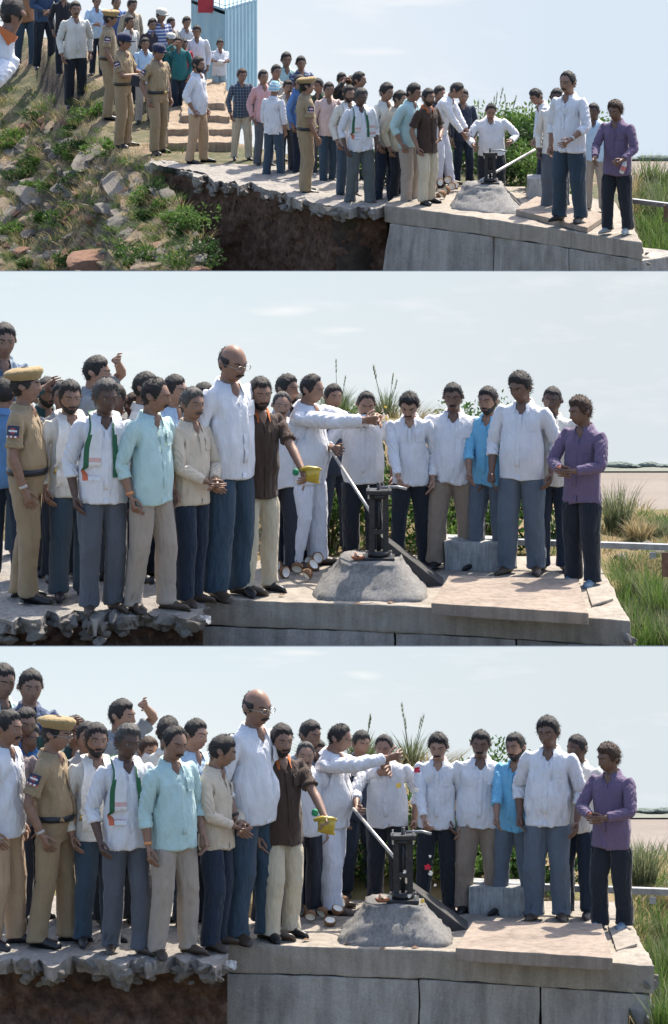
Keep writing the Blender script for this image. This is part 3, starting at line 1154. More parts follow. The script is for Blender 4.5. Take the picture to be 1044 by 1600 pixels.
# ------------------------------------------------------------------ the setting
Z1, Z2, Z3 = -3.0, 0.93, 0.0
BASE = {1: Z1, 2: Z2, 3: Z3}
SKY_Y = {1: 176.0, 2: 118.0, 3: 107.6}
SHIFT = {1: (0, 0), 2: (0, 0), 3: (38, 539)}
FRAME = {1: 'top', 2: 'middle', 3: 'bottom'}

def G(k, u, v, h=0.0):
    """ground-level point of weir k (pixels of the middle photo for 2 and 3)"""
    du, dv = SHIFT[k]
    return on_z(u + du, v + dv, BASE[k] + h)

def sky_mat(key, top, low, right, cloud, spots=()):
    m = bpy.data.materials.new(key)
    m.use_nodes = True
    nt = m.node_tree
    nt.nodes.clear()
    out = nt.nodes.new('ShaderNodeOutputMaterial')
    em = nt.nodes.new('ShaderNodeEmission')
    nt.links.new(em.outputs[0], out.inputs[0])
    tc = nt.nodes.new('ShaderNodeTexCoord')
    sep = nt.nodes.new('ShaderNodeSeparateXYZ')
    nt.links.new(tc.outputs['Generated'], sep.inputs[0])
    c = ramp(nt, sep.outputs[2], [(0.0, low), (0.35, low), (1.0, top)])
    cr = ramp(nt, sep.outputs[0], [(0.25, (0, 0, 0)), (0.8, (1, 1, 1))])
    mx = nt.nodes.new('ShaderNodeMix'); mx.data_type = 'RGBA'
    nt.links.new(cr, mx.inputs[0]); nt.links.new(c, mx.inputs[6])
    mx.inputs[7].default_value = (*right, 1)
    mp = nt.nodes.new('ShaderNodeMapping')
    mp.inputs['Scale'].default_value = (3.2, 1, 3.0 if key != 'sky_a' else 2.2)
    mp.inputs['Location'].default_value = cloud
    nt.links.new(tc.outputs['Generated'], mp.inputs[0])
    n = noise(nt, mp.outputs[0], 1.8, 6, 0.6)
    fac = ramp(nt, n, [(0.56, (0, 0, 0)), (0.78, (.55, .55, .55))])
    mx2 = nt.nodes.new('ShaderNodeMix'); mx2.data_type = 'RGBA'
    nt.links.new(fac, mx2.inputs[0]); nt.links.new(mx.outputs[2], mx2.inputs[6])
    mx2.inputs[7].default_value = (.96, .97, 1.0, 1)
    last = mx2.outputs[2]
    for (cx, cz, rx, rz, st) in spots:          # small fair-weather clouds
        mp2 = nt.nodes.new('ShaderNodeMapping')
        mp2.inputs['Location'].default_value = (-cx / rx, 0, -cz / rz)
        mp2.inputs['Scale'].default_value = (1 / rx, 0, 1 / rz)
        nz = nt.nodes.new('ShaderNodeTexNoise'); nz.inputs['Scale'].default_value = 14; nz.inputs['Detail'].default_value = 5
        nt.links.new(tc.outputs['Generated'], nz.inputs['Vector'])
        nt.links.new(tc.outputs['Generated'], mp2.inputs[0])
        ad = nt.nodes.new('ShaderNodeVectorMath'); ad.operation = 'ADD'
        sc_ = nt.nodes.new('ShaderNodeVectorMath'); sc_.operation = 'SCALE'; sc_.inputs[3].default_value = 1.6
        sb = nt.nodes.new('ShaderNodeVectorMath'); sb.operation = 'SUBTRACT'; sb.inputs[1].default_value = (.5, .5, .5)
        nt.links.new(nz.outputs['Color'], sb.inputs[0]); nt.links.new(sb.outputs[0], sc_.inputs[0])
        nt.links.new(mp2.outputs[0], ad.inputs[0]); nt.links.new(sc_.outputs[0], ad.inputs[1])
        ln_ = nt.nodes.new('ShaderNodeVectorMath'); ln_.operation = 'LENGTH'
        nt.links.new(ad.outputs[0], ln_.inputs[0])
        f2 = ramp(nt, ln_.outputs['Value'], [(0.0, (st,) * 3), (0.95, (0, 0, 0))])
        mx3 = nt.nodes.new('ShaderNodeMix'); mx3.data_type = 'RGBA'
        nt.links.new(f2, mx3.inputs[0]); nt.links.new(last, mx3.inputs[6])
        mx3.inputs[7].default_value = (1.0, 1.0, 1.0, 1)
        last = mx3.outputs[2]
    nt.links.new(last, em.inputs[0])
    em.inputs['Strength'].default_value = 1.0 / (2 ** EXPO)
    return m

def make_sky(k, v_top, v_bot, mat, half):
    y = SKY_Y[k]
    # leans back along the sunbeams, so that it throws no shadow on the river
    zb = on_y(522, v_bot, y).z
    yt = y
    for _ in range(30):
        zt = on_y(522, v_top, yt).z
        yt = y + (zt - zb) / 1.62
    mb = MB().add([(-half, y, zb), (half, y, zb), (half, yt, zt), (-half, yt, zt),
                   (-half, y + .04, zb), (half, y + .04, zb), (half, yt + .04, zt), (-half, yt + .04, zt)],
                  [(0, 1, 2, 3), (5, 4, 7, 6), (1, 5, 6, 2), (4, 0, 3, 7), (4, 5, 1, 0)])
    o = put('sky', mb.mesh('sky'), [mat, plain('sky_back', (.4, .4, .4), .9)], kind='structure')
    for i, p in enumerate(o.data.polygons):
        p.material_index = 0 if i == 0 else 1
    return o

make_sky(1, -30, 262, sky_mat('sky_a', srgb(232, 242, 251), srgb(247, 250, 252), srgb(219, 232, 246), (.3, 0, .2), [(.55, .62, .06, .03, .5), (.62, .9, .12, .05, .5), (.40, .95, .1, .05, .5)]), 4.6)
make_sky(2, 424.2, 745, sky_mat('sky_b', srgb(224, 239, 246), srgb(240, 247, 249), srgb(222, 231, 236), (1.7, 0, .9), [(.435, .805, .045, .03, .75), (.505, .715, .035, .025, .6)]), 3.6)
make_sky(3, 1010.4, 1285, sky_mat('sky_c', srgb(225, 239, 246), srgb(240, 247, 249), srgb(222, 232, 237), (4.1, 0, 2.3), [(.455, .965, .045, .03, .7), (.535, .84, .03, .03, .65)]), 3.3)

# the land everything stands on
me = bpy.data.meshes.new('ground')
me.from_pydata([(-2000, -500, -7), (2000, -500, -7), (2000, 3500, -7), (-2000, 3500, -7)], [], [(0, 1, 2, 3)])
put('ground', me, earth('land', [(.3, (.10, .085, .06)), (.7, (.16, .14, .10))], .05), kind='structure')

CONC = concrete('concrete_wall', (.38, .36, .335), 1.0, 1.0, .6)
CONC_TOP = concrete('concrete_top', (.35, .315, .27), .7, 1.4, .5)
CONC_RUB = concrete('concrete_rubble', (.40, .375, .345), .7, 3.0, 1.0)
STONE = concrete('stone_cladding', (.40, .39, .375), .9, 6.0, 1.0)
HATCH = concrete('hatch_top', (.33, .272, .225), .7, 1.5, .5)
BLOCKM = concrete('stained_block', (.42, .43, .43), 1.0, 4.0, .6)
STEEL_BLK = plain('gear_steel', (.022, .023, .026), .45, .5, 30, .3, .4, .004, 60)
STEEL_GREY = plain('rail_steel', (.28, .29, .30), .5, .25, 14, .5, .2, .004, 60)
ROD = plain('rod_steel', (.45, .44, .42), .4, .2, 20, .6, .1, .002, 90)
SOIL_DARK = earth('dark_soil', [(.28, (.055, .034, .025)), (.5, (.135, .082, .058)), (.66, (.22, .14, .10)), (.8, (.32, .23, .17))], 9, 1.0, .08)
DIRT = earth('dirt', [(.3, (.20, .145, .095)), (.55, (.32, .24, .165)), (.75, (.42, .33, .24))], 3.0, .7, .03)
BANK = earth('bank', [(.25, (.085, .09, .035)), (.45, (.17, .15, .07)), (.6, (.28, .20, .12)), (.8, (.34, .27, .17))], 2.2, .8, .05)

def prism(top, z0, depth, cut=.09, jit=.006, seed=1, bev=.012, inset=0.0, slope=None):
    """block with the outline `top` (xy points) from z0 down by depth, edges worn"""
    bm = bmesh.new()
    tv = [bm.verts.new((p[0], p[1], z0)) for p in top]
    bv = [bm.verts.new((p[0] + (slope[i][0] if slope else 0), p[1] + (slope[i][1] if slope else 0), z0 - depth)) for i, p in enumerate(top)]
    bm.faces.new(tv)
    bm.faces.new(list(reversed(bv)))
    n = len(top)
    for i in range(n):
        j = (i + 1) % n
        bm.faces.new((tv[j], tv[i], bv[i], bv[j]))
    bmesh.ops.recalc_face_normals(bm, faces=bm.faces[:])
    if bev:
        bmesh.ops.bevel(bm, geom=bm.edges[:], offset=bev, segments=2, affect='EDGES', profile=.6)
    bmesh.ops.triangulate(bm, faces=[f for f in bm.faces if len(f.verts) > 4])
    for _ in range(5):
        es = [e for e in bm.edges if e.calc_length() > cut]
        if not es:
            break
        bmesh.ops.subdivide_edges(bm, edges=es, cuts=1, use_grid_fill=False)
        bmesh.ops.triangulate(bm, faces=[f for f in bm.faces if len(f.verts) > 4])
    P = np.array([v.co[:] for v in bm.verts])
    d = wnoise(P, 7, seed, 3) * jit
    bm.normal_update()
    for v, k in zip(bm.verts, d):
        v.co += v.normal * float(k)
    me = bpy.data.meshes.new('block')
    bm.to_mesh(me)
    bm.free()
    return me

def xy(p):
    return (p.x, p.y)

def grid_mesh(name, xs, ys, zf, smooth=True):
    X, Y = np.meshgrid(xs, ys)
    Z = zf(X, Y)
    V = np.stack((X.ravel(), Y.ravel(), Z.ravel()), 1)
    nx, ny = len(xs), len(ys)
    Fc = [(j * nx + i, j * nx + i + 1, (j + 1) * nx + i + 1, (j + 1) * nx + i) for j in range(ny - 1) for i in range(nx - 1)]
    return mesh_np(name, V, Fc, smooth)

# ---- vegetation builders
def leafy(name, size, n, leaf, mat, seed, stems=5, label=None, cat='plant', group=None, loc=(0, 0, 0), flat=.5, stem_mat=None):
    """leafy plant or bush: stems and many folded leaves through the crown's volume"""
    r = np.random.RandomState(seed)
    root = put(name, None, loc=loc, label=label, cat=cat, group=group)
    sz = np.array(size)
    lobes = [(r.normal(size=3) * sz * .42 + np.array((0, 0, size[2] * .95)), r.uniform(.35, .6)) for _ in range(max(5, n // 70))]
    LC = np.array([l[0] for l in lobes]); LK = np.array([l[1] for l in lobes])
    ix = r.randint(len(lobes), size=n)
    unit = lambda a: a / (np.linalg.norm(a, axis=1, keepdims=True) + 1e-9)
    d = unit(r.normal(size=(n, 3)))
    p = LC[ix] + d * (r.uniform(.3, 1.0, (n, 1)) ** .5) * sz * LK[ix][:, None]
    p[:, 2] = np.where(p[:, 2] < 0, np.abs(p[:, 2]) * .3, p[:, 2])
    L = leaf * r.uniform(.6, 1.35, (n, 1)); Wd = L * r.uniform(.38, .55, (n, 1))
    a = unit(d + r.normal(size=(n, 3)) * .6 + np.array((0, 0, .25)))
    b = unit(np.cross(a, r.normal(size=(n, 3))))
    nn = np.cross(a, b)
    V = np.stack((p, p + a * L * .45 + b * Wd * .5 + nn * L * .10, p + a * L - nn * L * .1, p + a * L * .45 - b * Wd * .5 + nn * L * .10, p + a * L * .5), 1).reshape(-1, 3)
    Fc = (np.arange(n)[:, None, None] * 5 + np.array([(0, 1, 4), (1, 2, 4), (2, 3, 4), (3, 0, 4)])[None]).reshape(-1, 3)
    put('crown', mesh_np('crown', V, Fc, False), mat, root)
    mb = MB()
    for i in range(stems):
        c, k = lobes[i % len(lobes)]
        e = Vector(c)
        mb.tube([(r.uniform(-.03, .03), r.uniform(-.03, .03), -.05), tuple(e * .5 + Vector(r.normal(size=3) * .02)), tuple(e)], [.010, .007, .004], 5)
    put('stem', mb.mesh('stem', True), stem_mat or plain('twig', (.10, .075, .045), .8), root)
    return root

def blades(size, n, h, seed, spread=1.0, width=.006, lean=.35, segs=4):
    r = np.random.RandomState(seed)
    a0 = r.uniform(0, 6.28, n); rr = r.uniform(0, 1, n) ** .6
    b = np.stack((np.cos(a0) * rr * size[0], np.sin(a0) * rr * size[1], np.zeros(n)), 1)
    L = h * r.uniform(.5, 1.1, n)
    la = r.uniform(0, 6.28, n)
    ld = np.stack((np.cos(la), np.sin(la), np.zeros(n)), 1) * (r.uniform(.05, lean, n) * L)[:, None] + b * spread * .8
    sd = np.stack((-np.sin(la), np.cos(la), np.zeros(n)), 1) * (width * r.uniform(.7, 1.3, n))[:, None]
    rows = []
    for s in range(segs + 1):
        t = s / segs
        c = b + ld * t * t + np.stack((np.zeros(n), np.zeros(n), L * t * (1 - .18 * t)), 1)
        w = sd * (1 - t) ** .7
        rows += [c - w, c + w]
    V = np.stack(rows, 1).reshape(-1, 3)
    q = np.array([(2 * s, 2 * s + 1, 2 * s + 3, 2 * s + 2) for s in range(segs)])
    Fc = (np.arange(n)[:, None, None] * (2 * segs + 2) + q[None]).reshape(-1, 4)
    return V, Fc

def tuft(name, loc, size, n, h, mat, seed, label, cat='grass', group=None, plumes=0, **kw):
    V, Fc = blades(size, n, h, seed, **kw)
    if not plumes:
        return put(name, mesh_np(name, V, Fc), mat, loc=loc, label=label, cat=cat, group=group)
    root = put(name, None, loc=loc, label=label, cat=cat, group=group)
    put('blades', mesh_np('blades', V, Fc), mat, root)
    r = np.random.RandomState(seed + 5)
    for i in range(plumes):
        a = r.uniform(0, 6.28); L = h * r.uniform(1.2, 1.75)
        tip = np.array((math.cos(a) * .25 * L, math.sin(a) * .25 * L, L)) * r.uniform(.8, 1)
        mb = MB()
        mb.tube([(0, 0, 0), tuple(tip * .55), tuple(tip)], [.003, .0025, .0015], 5)
        V2, F2 = blades((.006, .006), 9, L * .12, seed + i, width=.0018, lean=.3, segs=2)
        for f_ in (.78, .86, .93):
            mb.add([tuple(np.array(q) + tip * f_) for q in V2], F2)
        put('seed_head', mb.mesh('seed_head', True), MATS['grass_grey'], root)
    return root

LEAF = leaf_mat('leaf_green', (.025, .070, .014), (.055, .125, .025), (.10, .17, .04))
LEAF2 = leaf_mat('leaf_light', (.05, .11, .02), (.10, .19, .04), (.16, .24, .06))
LEAF3 = leaf_mat('leaf_dark', (.018, .045, .014), (.035, .08, .02), (.06, .11, .03))
GRASS = leaf_mat('grass_green', (.05, .105, .02), (.09, .165, .035), (.18, .22, .075))
STRAW = leaf_mat('straw', (.20, .16, .08), (.32, .26, .14), (.42, .35, .21))
GREYG = leaf_mat('grass_grey', (.09, .12, .06), (.16, .19, .10), (.27, .27, .17))

def river_mat():
    m, nt, b = mat_new('river_water')
    v = coords(nt, scale=(.8, 3, 1))
    c = ramp(nt, noise(nt, v, 1.2, 5), [(.3, (.175, .15, .132)), (.7, (.21, .183, .162))])
    nt.links.new(c, b.inputs['Base Color'])
    b.inputs['Roughness'].default_value = .75
    b.inputs['Specular IOR Level'].default_value = .15
    v2 = coords(nt, scale=(3, 14, 1))
    bump(nt, b, noise(nt, v2, 3, 4), .35, .02)
    return m
RIVER = river_mat()

def weir_behind(k):
    """river, far bank and the weedy bank behind weir 2 or 3"""
    B = BASE[k]
    ysky = SKY_Y[k]
    du, dv = SHIFT[k]
    zr = on_y(522, 728 + dv, ysky).z
    me = bpy.data.meshes.new('river')
    y0 = on_z(1000, 792 + dv, zr).y - .8
    me.from_pydata([(-3.4, y0, zr), (3.4, y0, zr), (3.4, ysky - .01, zr), (-3.4, ysky - .01, zr)], [], [(0, 1, 2, 3)])
    put('river', me, RIVER, kind='structure')
    ub = G(k, 925, 868)
    um = on_y(600 + du, 700 + dv, ysky - 4.0)
    xr = G(k, 935, 880).x
    yb = G(k, 700, 872).y
    yw = on_z(1000, 792 + dv, zr).y
    def zf(X, Y):
        P = np.stack((X.ravel(), Y.ravel(), 0 * X.ravel()), 1)
        n1 = wnoise(P, 1.6, 5 + k, 3).reshape(X.shape); n2 = wnoise(P, 5, 15 + k, 3).reshape(X.shape)
        back = sm(Y, yb - .3, ysky - 2.2)
        z = B - .14 - (B - .14 - zr - .05) * back * .9
        z = z - .35 * sm(Y, ysky - 1.6, ysky - .8)
        right = sm(X, xr - .15, xr + .25)
        z = z - right * .5 * sm(Y, yb + 2.2, yb - 1.0)
        z = z - right * 1.2 * sm(Y, yw - .5, yw + .5)
        dx = (X - um.x) / np.where(X < um.x, 3.0, 1.05)
        z = z + (um.z - B + .42) * np.exp(-dx ** 2 - ((Y - um.y) / 1.1) ** 2)
        return z + .05 * n1 + .025 * n2
    me = grid_mesh('river_bank', np.arange(-3.4, 3.41, .07), np.arange(yb - 2.6, ysky - .05, .07), zf)
    def bankz(x, y):
        return float(zf(np.array([[x]]), np.array([[y]]))[0, 0])
    # the bank must not rise through the slab
    sx0, sx1 = G(k, 300, 940).x, xr - .05
    V = np.array([v.co[:] for v in me.vertices])
    ins = (V[:, 0] < sx1) & (V[:, 1] < yb + .05)
    V[ins, 2] = B - 2.2
    me.vertices.foreach_set('co', V.astype(np.float32).ravel())
    put('river_bank', me, BANK, kind='structure')
    # far bank with a line of trees across the river
    mb = MB()
    pts = []
    for i, x in enumerate(np.arange(-3.4, 3.41, .05)):
        pts.append((x, ysky - .35, zr + .012))
        hgt = .022 + .006 * math.sin(x * 7) + .006 * math.sin(x * 19 + 1)
        pts.append((x, ysky - .12, zr + hgt))
    n = len(pts) // 2
    mb.add(pts, [(2 * i, 2 * i + 2, 2 * i + 3, 2 * i + 1) for i in range(n - 1)])
    put('far_bank', mb.mesh('far_bank', True), plain('far_land', (.15, .16, .135), .9, .2, 3), kind='structure')
    r = random.Random(40 + k)
    FAR = plain('far_trees', (.13, .165, .15), .9, .2, 14, 0, 1.0, .05, 30)
    mb = MB()
    x = -3.3
    while x < 3.3:
        w, hh = r.uniform(.05, .16), r.uniform(.008, .028)
        V, Fc = ell((x, ysky - .14, zr + .03), (w, .06, hh), 10, 6)
        V = np.array(V); V += wnoise(V, 40, r.randint(0, 999), 2)[:, None] * .008
        mb.add(V.tolist(), Fc)
        x += w * 1.1
    put('far_trees', mb.mesh('far_trees', True), FAR, kind='stuff', label='hazy dark line of trees on the far bank, %s photo' % FRAME[k], cat='trees')
    return bankz

def prism_obj(name, me, mat, **kw):
    me.polygons.foreach_set('use_smooth', np.zeros(len(me.polygons), dtype=bool))
    return put(name, me, mat, **kw)

def rough(me, amp, freq, seed):
    V = np.array([v.co[:] for v in me.vertices])
    N = np.array([v.normal[:] for v in me.vertices])
    V += N * (wnoise(V, freq, seed, 3) * amp)[:, None]
    me.vertices.foreach_set('co', V.astype(np.float32).ravel())
    me.update()
    return me

def rock_mesh(seed):
    bm = bmesh.new()
    bmesh.ops.create_icosphere(bm, subdivisions=3, radius=1)
    rr = random.Random(seed)
    for _ in range(11):
        n = Vector((rr.gauss(0, 1), rr.gauss(0, 1), rr.gauss(0, 1))).normalized()
        c = rr.uniform(.42, .78)
        for v in bm.verts:
            dd = v.co.dot(n) - c
            if dd > 0:
                v.co -= n * dd
    P = np.array([v.co[:] for v in bm.verts])
    nz = wnoise(P, 4, seed, 3) * .06
    for v, k in zip(bm.verts, nz):
        v.co *= 1 + float(k)
    me = bpy.data.meshes.new('rock')
    bm.to_mesh(me); bm.free()
    return me
RM = [concrete('rock_grey', (.38, .345, .30), .8, 4, 1.0), concrete('rock_tan', (.43, .34, .25), .7, 4, 1.0), concrete('rock_dark', (.29, .27, .245), .8, 4, 1.0), concrete('rock_red', (.36, .215, .15), .6, 4, .9)]
ROCKS = []
for i in range(12):
    m_ = rock_mesh(i)
    m_.materials.append(RM[i % 4])
    ROCKS.append(m_)

RUBBLE = []
for i in range(6):
    m_ = rock_mesh(40 + i)
    m_.materials.append(CONC_RUB if i % 3 else RM[0])
    RUBBLE.append(m_)

def apron_and_hollow(k, us, v_back, v_front, h_low, seed, z_floor, back_in=.30, v_soft=None, thick=.11):
    """broken concrete apron overhanging a washed-out hollow"""
    rnd = np.random.RandomState(seed)
    rr = random.Random(seed)
    out, u = [], us[0]
    while u < us[-1]:
        p = G(k, u, v_front(u) + rr.uniform(-3.5, 3.5))
        out.append((p.x, p.y))
        u += rr.uniform(3, 13)
    p = G(k, us[-1], v_front(us[-1])); out.append((p.x, p.y))
    e0, e1 = G(k, us[-1], v_back), G(k, us[0], v_back)
    n = len(out)
    sl = [(rr.uniform(-.02, .02), rr.uniform(.0, .08)) for _ in range(n)] + [(0, 0), (0, 0)]
    zt = BASE[k] + (.012 if k == 1 else -.002)
    me = prism(out + [xy(e0), xy(e1)], zt, thick, .05, .02, seed, 0, slope=sl)
    rough(me, .012, 22, seed + 3)
    apo = put('broken_apron', me, CONC_RUB, label='broken concrete apron edge jutting over the washed-out hollow, %s photo' % FRAME[k], cat='concrete apron')
    me.polygons.foreach_set('use_smooth', np.zeros(len(me.polygons), dtype=bool))
    wpx = (us[-1] - us[0])
    for i in range(int(wpx * .42)):
        u = rr.uniform(us[0], us[-1])
        p = G(k, u, v_front(u))
        hh = h_low(u)
        t = rr.random() * (.8 if u < us[-1] - 60 else .45)
        w = rr.uniform(.02, .062) * (1.15 - .5 * t)
        o = put('stone', RUBBLE[rr.randrange(6)], None, apo)
        o.location = (p.x, p.y + .03 + .10 * t + rr.uniform(-.02, .03), zt - .03 - (hh - .05) * t)
        o.scale = (w * rr.uniform(1, 1.8), w * 1.2, w * rr.uniform(.6, 1.1))
        o.rotation_euler = (rr.uniform(-.6, .6), rr.uniform(-.6, .6), rr.uniform(0, 6))
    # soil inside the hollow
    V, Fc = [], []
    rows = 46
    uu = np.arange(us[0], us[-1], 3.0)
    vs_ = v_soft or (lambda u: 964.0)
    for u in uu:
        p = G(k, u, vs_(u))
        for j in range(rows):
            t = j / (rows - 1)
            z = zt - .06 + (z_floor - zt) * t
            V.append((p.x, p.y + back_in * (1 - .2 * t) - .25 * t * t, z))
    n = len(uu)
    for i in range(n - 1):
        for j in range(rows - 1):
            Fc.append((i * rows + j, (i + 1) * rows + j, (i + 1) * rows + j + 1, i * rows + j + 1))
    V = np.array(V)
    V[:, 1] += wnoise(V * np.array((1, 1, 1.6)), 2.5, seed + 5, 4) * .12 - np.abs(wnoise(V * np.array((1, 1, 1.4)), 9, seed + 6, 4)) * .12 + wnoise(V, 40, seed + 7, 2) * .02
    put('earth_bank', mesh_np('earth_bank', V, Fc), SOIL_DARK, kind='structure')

def coconut(name, p, r, seed, label, group):
    """broken coconut half: brown husk bowl with white flesh"""
    rd = random.Random(seed)
    rot = Matrix.Rotation(rd.uniform(-1.3, 1.3), 4, 'Z') @ Matrix.Rotation(rd.uniform(-.5, .5), 4, 'Y') @ Matrix.Rotation(math.radians(rd.choice([15, 50, 70, 85, 100, 130])), 4, 'X')
    root = put(name, None, loc=p, label=label, cat='coconut', group=group)
    root.matrix_world = Matrix.Translation(p) @ rot
    V, Fc = [], []
    n, m = 16, 7
    for j in range(m + 1):
        a = math.pi / 2 * j / m
        for i in range(n):
            b = 2 * math.pi * i / n
            q = r * (1 + .03 * math.sin(5 * b + seed))
            V.append((q * math.cos(a) * math.cos(b), q * math.cos(a) * math.sin(b), -q * 1.25 * math.sin(a)))
    V += [(r * .80 * math.cos(2 * math.pi * i / n), r * .80 * math.sin(2 * math.pi * i / n), .0) for i in range(n)]
    Fc = [(j * n + i, (j + 1) * n + i, (j + 1) * n + (i + 1) % n, j * n + (i + 1) % n) for j in range(m) for i in range(n)]
    b0 = (m + 1) * n
    Fc += [(i, (i + 1) % n, b0 + (i + 1) % n, b0 + i) for i in range(n)]
    put('husk', mesh_np('husk', V, Fc), plain('husk', (.20, .11, .055), .9, .4, 30, 0, .8, .01, 90), root)
    V, Fc = [], []
    for j in range(5):
        rr = r * (.80 - .19 * j); z = .002 - r * .55 * (1 - (1 - j / 4) ** 2) ** .5
        for i in range(n):
            V.append((rr * math.cos(2 * math.pi * i / n), rr * math.sin(2 * math.pi * i / n), z))
    Fc = [(j * n + i, j * n + (i + 1) % n, (j + 1) * n + (i + 1) % n, (j + 1) * n + i) for j in range(4) for i in range(n)]
    Fc.append(tuple(4 * n + i for i in range(n)))
    put('flesh', mesh_np('flesh', V, Fc), plain('flesh', (.78, .77, .72), .5, .05), root)
    return root

def rod_between(name, a, b, r, mat, **kw):
    mb = MB().tube([a, a.lerp(b, .5), b], r, 10)
    return put(name, mb.mesh(name, True), mat, **kw)

def gate_valve(k, pb, top_z, s, label):
    """screw gear of the sluice: base plate, two channel posts, cap plate, gear head, spindle, bolts"""
    root = put('sluice_gear', None, loc=pb, label=label, cat='sluice gear')
    H = top_z - pb.z
    put('base_plate', MB().box((0, 0, .015), (.34 * s, .30 * s, .03)).mesh('base_plate', bevel=.005), STEEL_BLK, root)
    put('base_ring', MB().tube([(0, 0, .03), (0, 0, .07)], .12 * s, 20).mesh('base_ring', True), STEEL_BLK, root)
    for dx in (-.075, .075):
        mb = MB().box((dx * s, -.035 * s, H * .5), (.055 * s, .012, H - .06)).box((dx * s - .024 * s, 0, H * .5), (.010, .07 * s, H - .06)).box((dx * s + .024 * s, 0, H * .5), (.010, .07 * s, H - .06))
        put('channel_post', mb.mesh('channel_post', bevel=.002), STEEL_BLK, root)
    put('spindle', MB().tube([(0, 0, .05), (0, 0, H + .10 * s)], .022 * s, 12).mesh('spindle', True), STEEL_BLK, root)
    put('cap_plate', MB().box((0, 0, H), (.27 * s, .20 * s, .035)).mesh('cap_plate', bevel=.005), STEEL_BLK, root)
    put('gear_head', MB().tube([(0, 0, H - .075 * s), (0, 0, H - .05 * s), (0, 0, H - .02)], [.075 * s, .10 * s, .10 * s], 20).mesh('gear_head', True), STEEL_BLK, root)
    for dx in (-.11, .11):
        for dy in (-.07, .07):
            put('bolt', MB().tube([(dx * s, dy * s, H - .05), (dx * s, dy * s, H + .04)], .010 * s, 6).mesh('bolt'), ROD, root)
            put('bolt', MB().tube([(dx * 1.2 * s, dy * 1.5 * s, .02), (dx * 1.2 * s, dy * 1.5 * s, .06)], .012 * s, 6).mesh('bolt'), ROD, root)
    put('handle_arm', MB().tube([(.02, -.02, H + .035), (.20 * s, -.06 * s, H + .045), (.30 * s, -.08 * s, H + .03)], .016 * s, 10).mesh('handle_arm', True), STEEL_GREY, root)
    put('cross_brace', MB().box((0, -.045 * s, H * .42), (.20 * s, .012, .035)).mesh('cross_brace'), STEEL_BLK, root)
    return root

def frustum(base, top, z0, z1, seed, amp=.018):
    me = None
    bm = bmesh.new()
    n, m = len(base), 14
    rings = []
    for j in range(m + 1):
        t = j / m
        ring = []
        for i in range(n):
            a, b = Vector(base[i]), Vector(top[i])
            a2, b2 = Vector(base[(i + 1) % n]), Vector(top[(i + 1) % n])
            for q in range(12):
                f = q / 12
                p0 = a.lerp(a2, f); p1 = b.lerp(b2, f)
                p = p0.lerp(p1, t)
                ring.append(bm.verts.new((p.x, p.y, z0 + (z1 - z0) * (t - .04 * math.sin(t * 3.14)))))
        rings.append(ring)
    N = len(rings[0])
    for j in range(m):
        for i in range(N):
            bm.faces.new((rings[j][i], rings[j][(i + 1) % N], rings[j + 1][(i + 1) % N], rings[j + 1][i]))
    bm.faces.new(rings[-1])
    for _ in range(14):
        bmesh.ops.smooth_vert(bm, verts=bm.verts[:], factor=.5, use_axis_x=True, use_axis_y=True, use_axis_z=False)
    bmesh.ops.recalc_face_normals(bm, faces=bm.faces[:])
    bm.normal_update()
    P = np.array([v.co[:] for v in bm.verts])
    d = wnoise(P, 26, seed, 3) * amp + wnoise(P, 6, seed + 1, 2) * amp * .8
    for v, k_ in zip(bm.verts, d):
        v.co += v.normal * float(k_)
    me = bpy.data.meshes.new('mound')
    bm.to_mesh(me); bm.free()
    me.polygons.foreach_set('use_smooth', np.ones(len(me.polygons), dtype=bool))
    return me

def lerp_pt(a, b, t):
    return a.lerp(b, t)

def petal_flower(name, p, r, mat, seed, label, group=None):
    rd = random.Random(seed)
    mb = MB()
    for i in range(7):
        a = i * .9 + rd.random()
        d = Vector((math.cos(a), rd.uniform(-.6, .2), math.sin(a))).normalized()
        s_ = d.cross(Vector((0, 1, .2))).normalized()
        c = Vector((0, 0, 0))
        mb.add([c, c + d * r * .6 + s_ * r * .4, c + d * r, c + d * r * .6 - s_ * r * .4], [(0, 1, 2, 3)])
        mb.add([c + Vector((0, -r * .3, 0)), c + d * r * .4 + s_ * r * .3 + Vector((0, -r * .4, 0)), c + d * r * .6 + Vector((0, -r * .4, 0)), c + d * r * .4 - s_ * r * .3 + Vector((0, -r * .4, 0))], [(0, 1, 2, 3)])
    return put(name, mb.mesh(name, True), mat, loc=p, label=label, cat='flower', group=group)
RED = plain('petal_red', (.50, .02, .05), .6, .2)
PINKW = plain('petal_white', (.75, .72, .66), .6, .1)
YELL = plain('petal_yellow', (.70, .50, .08), .6, .2)

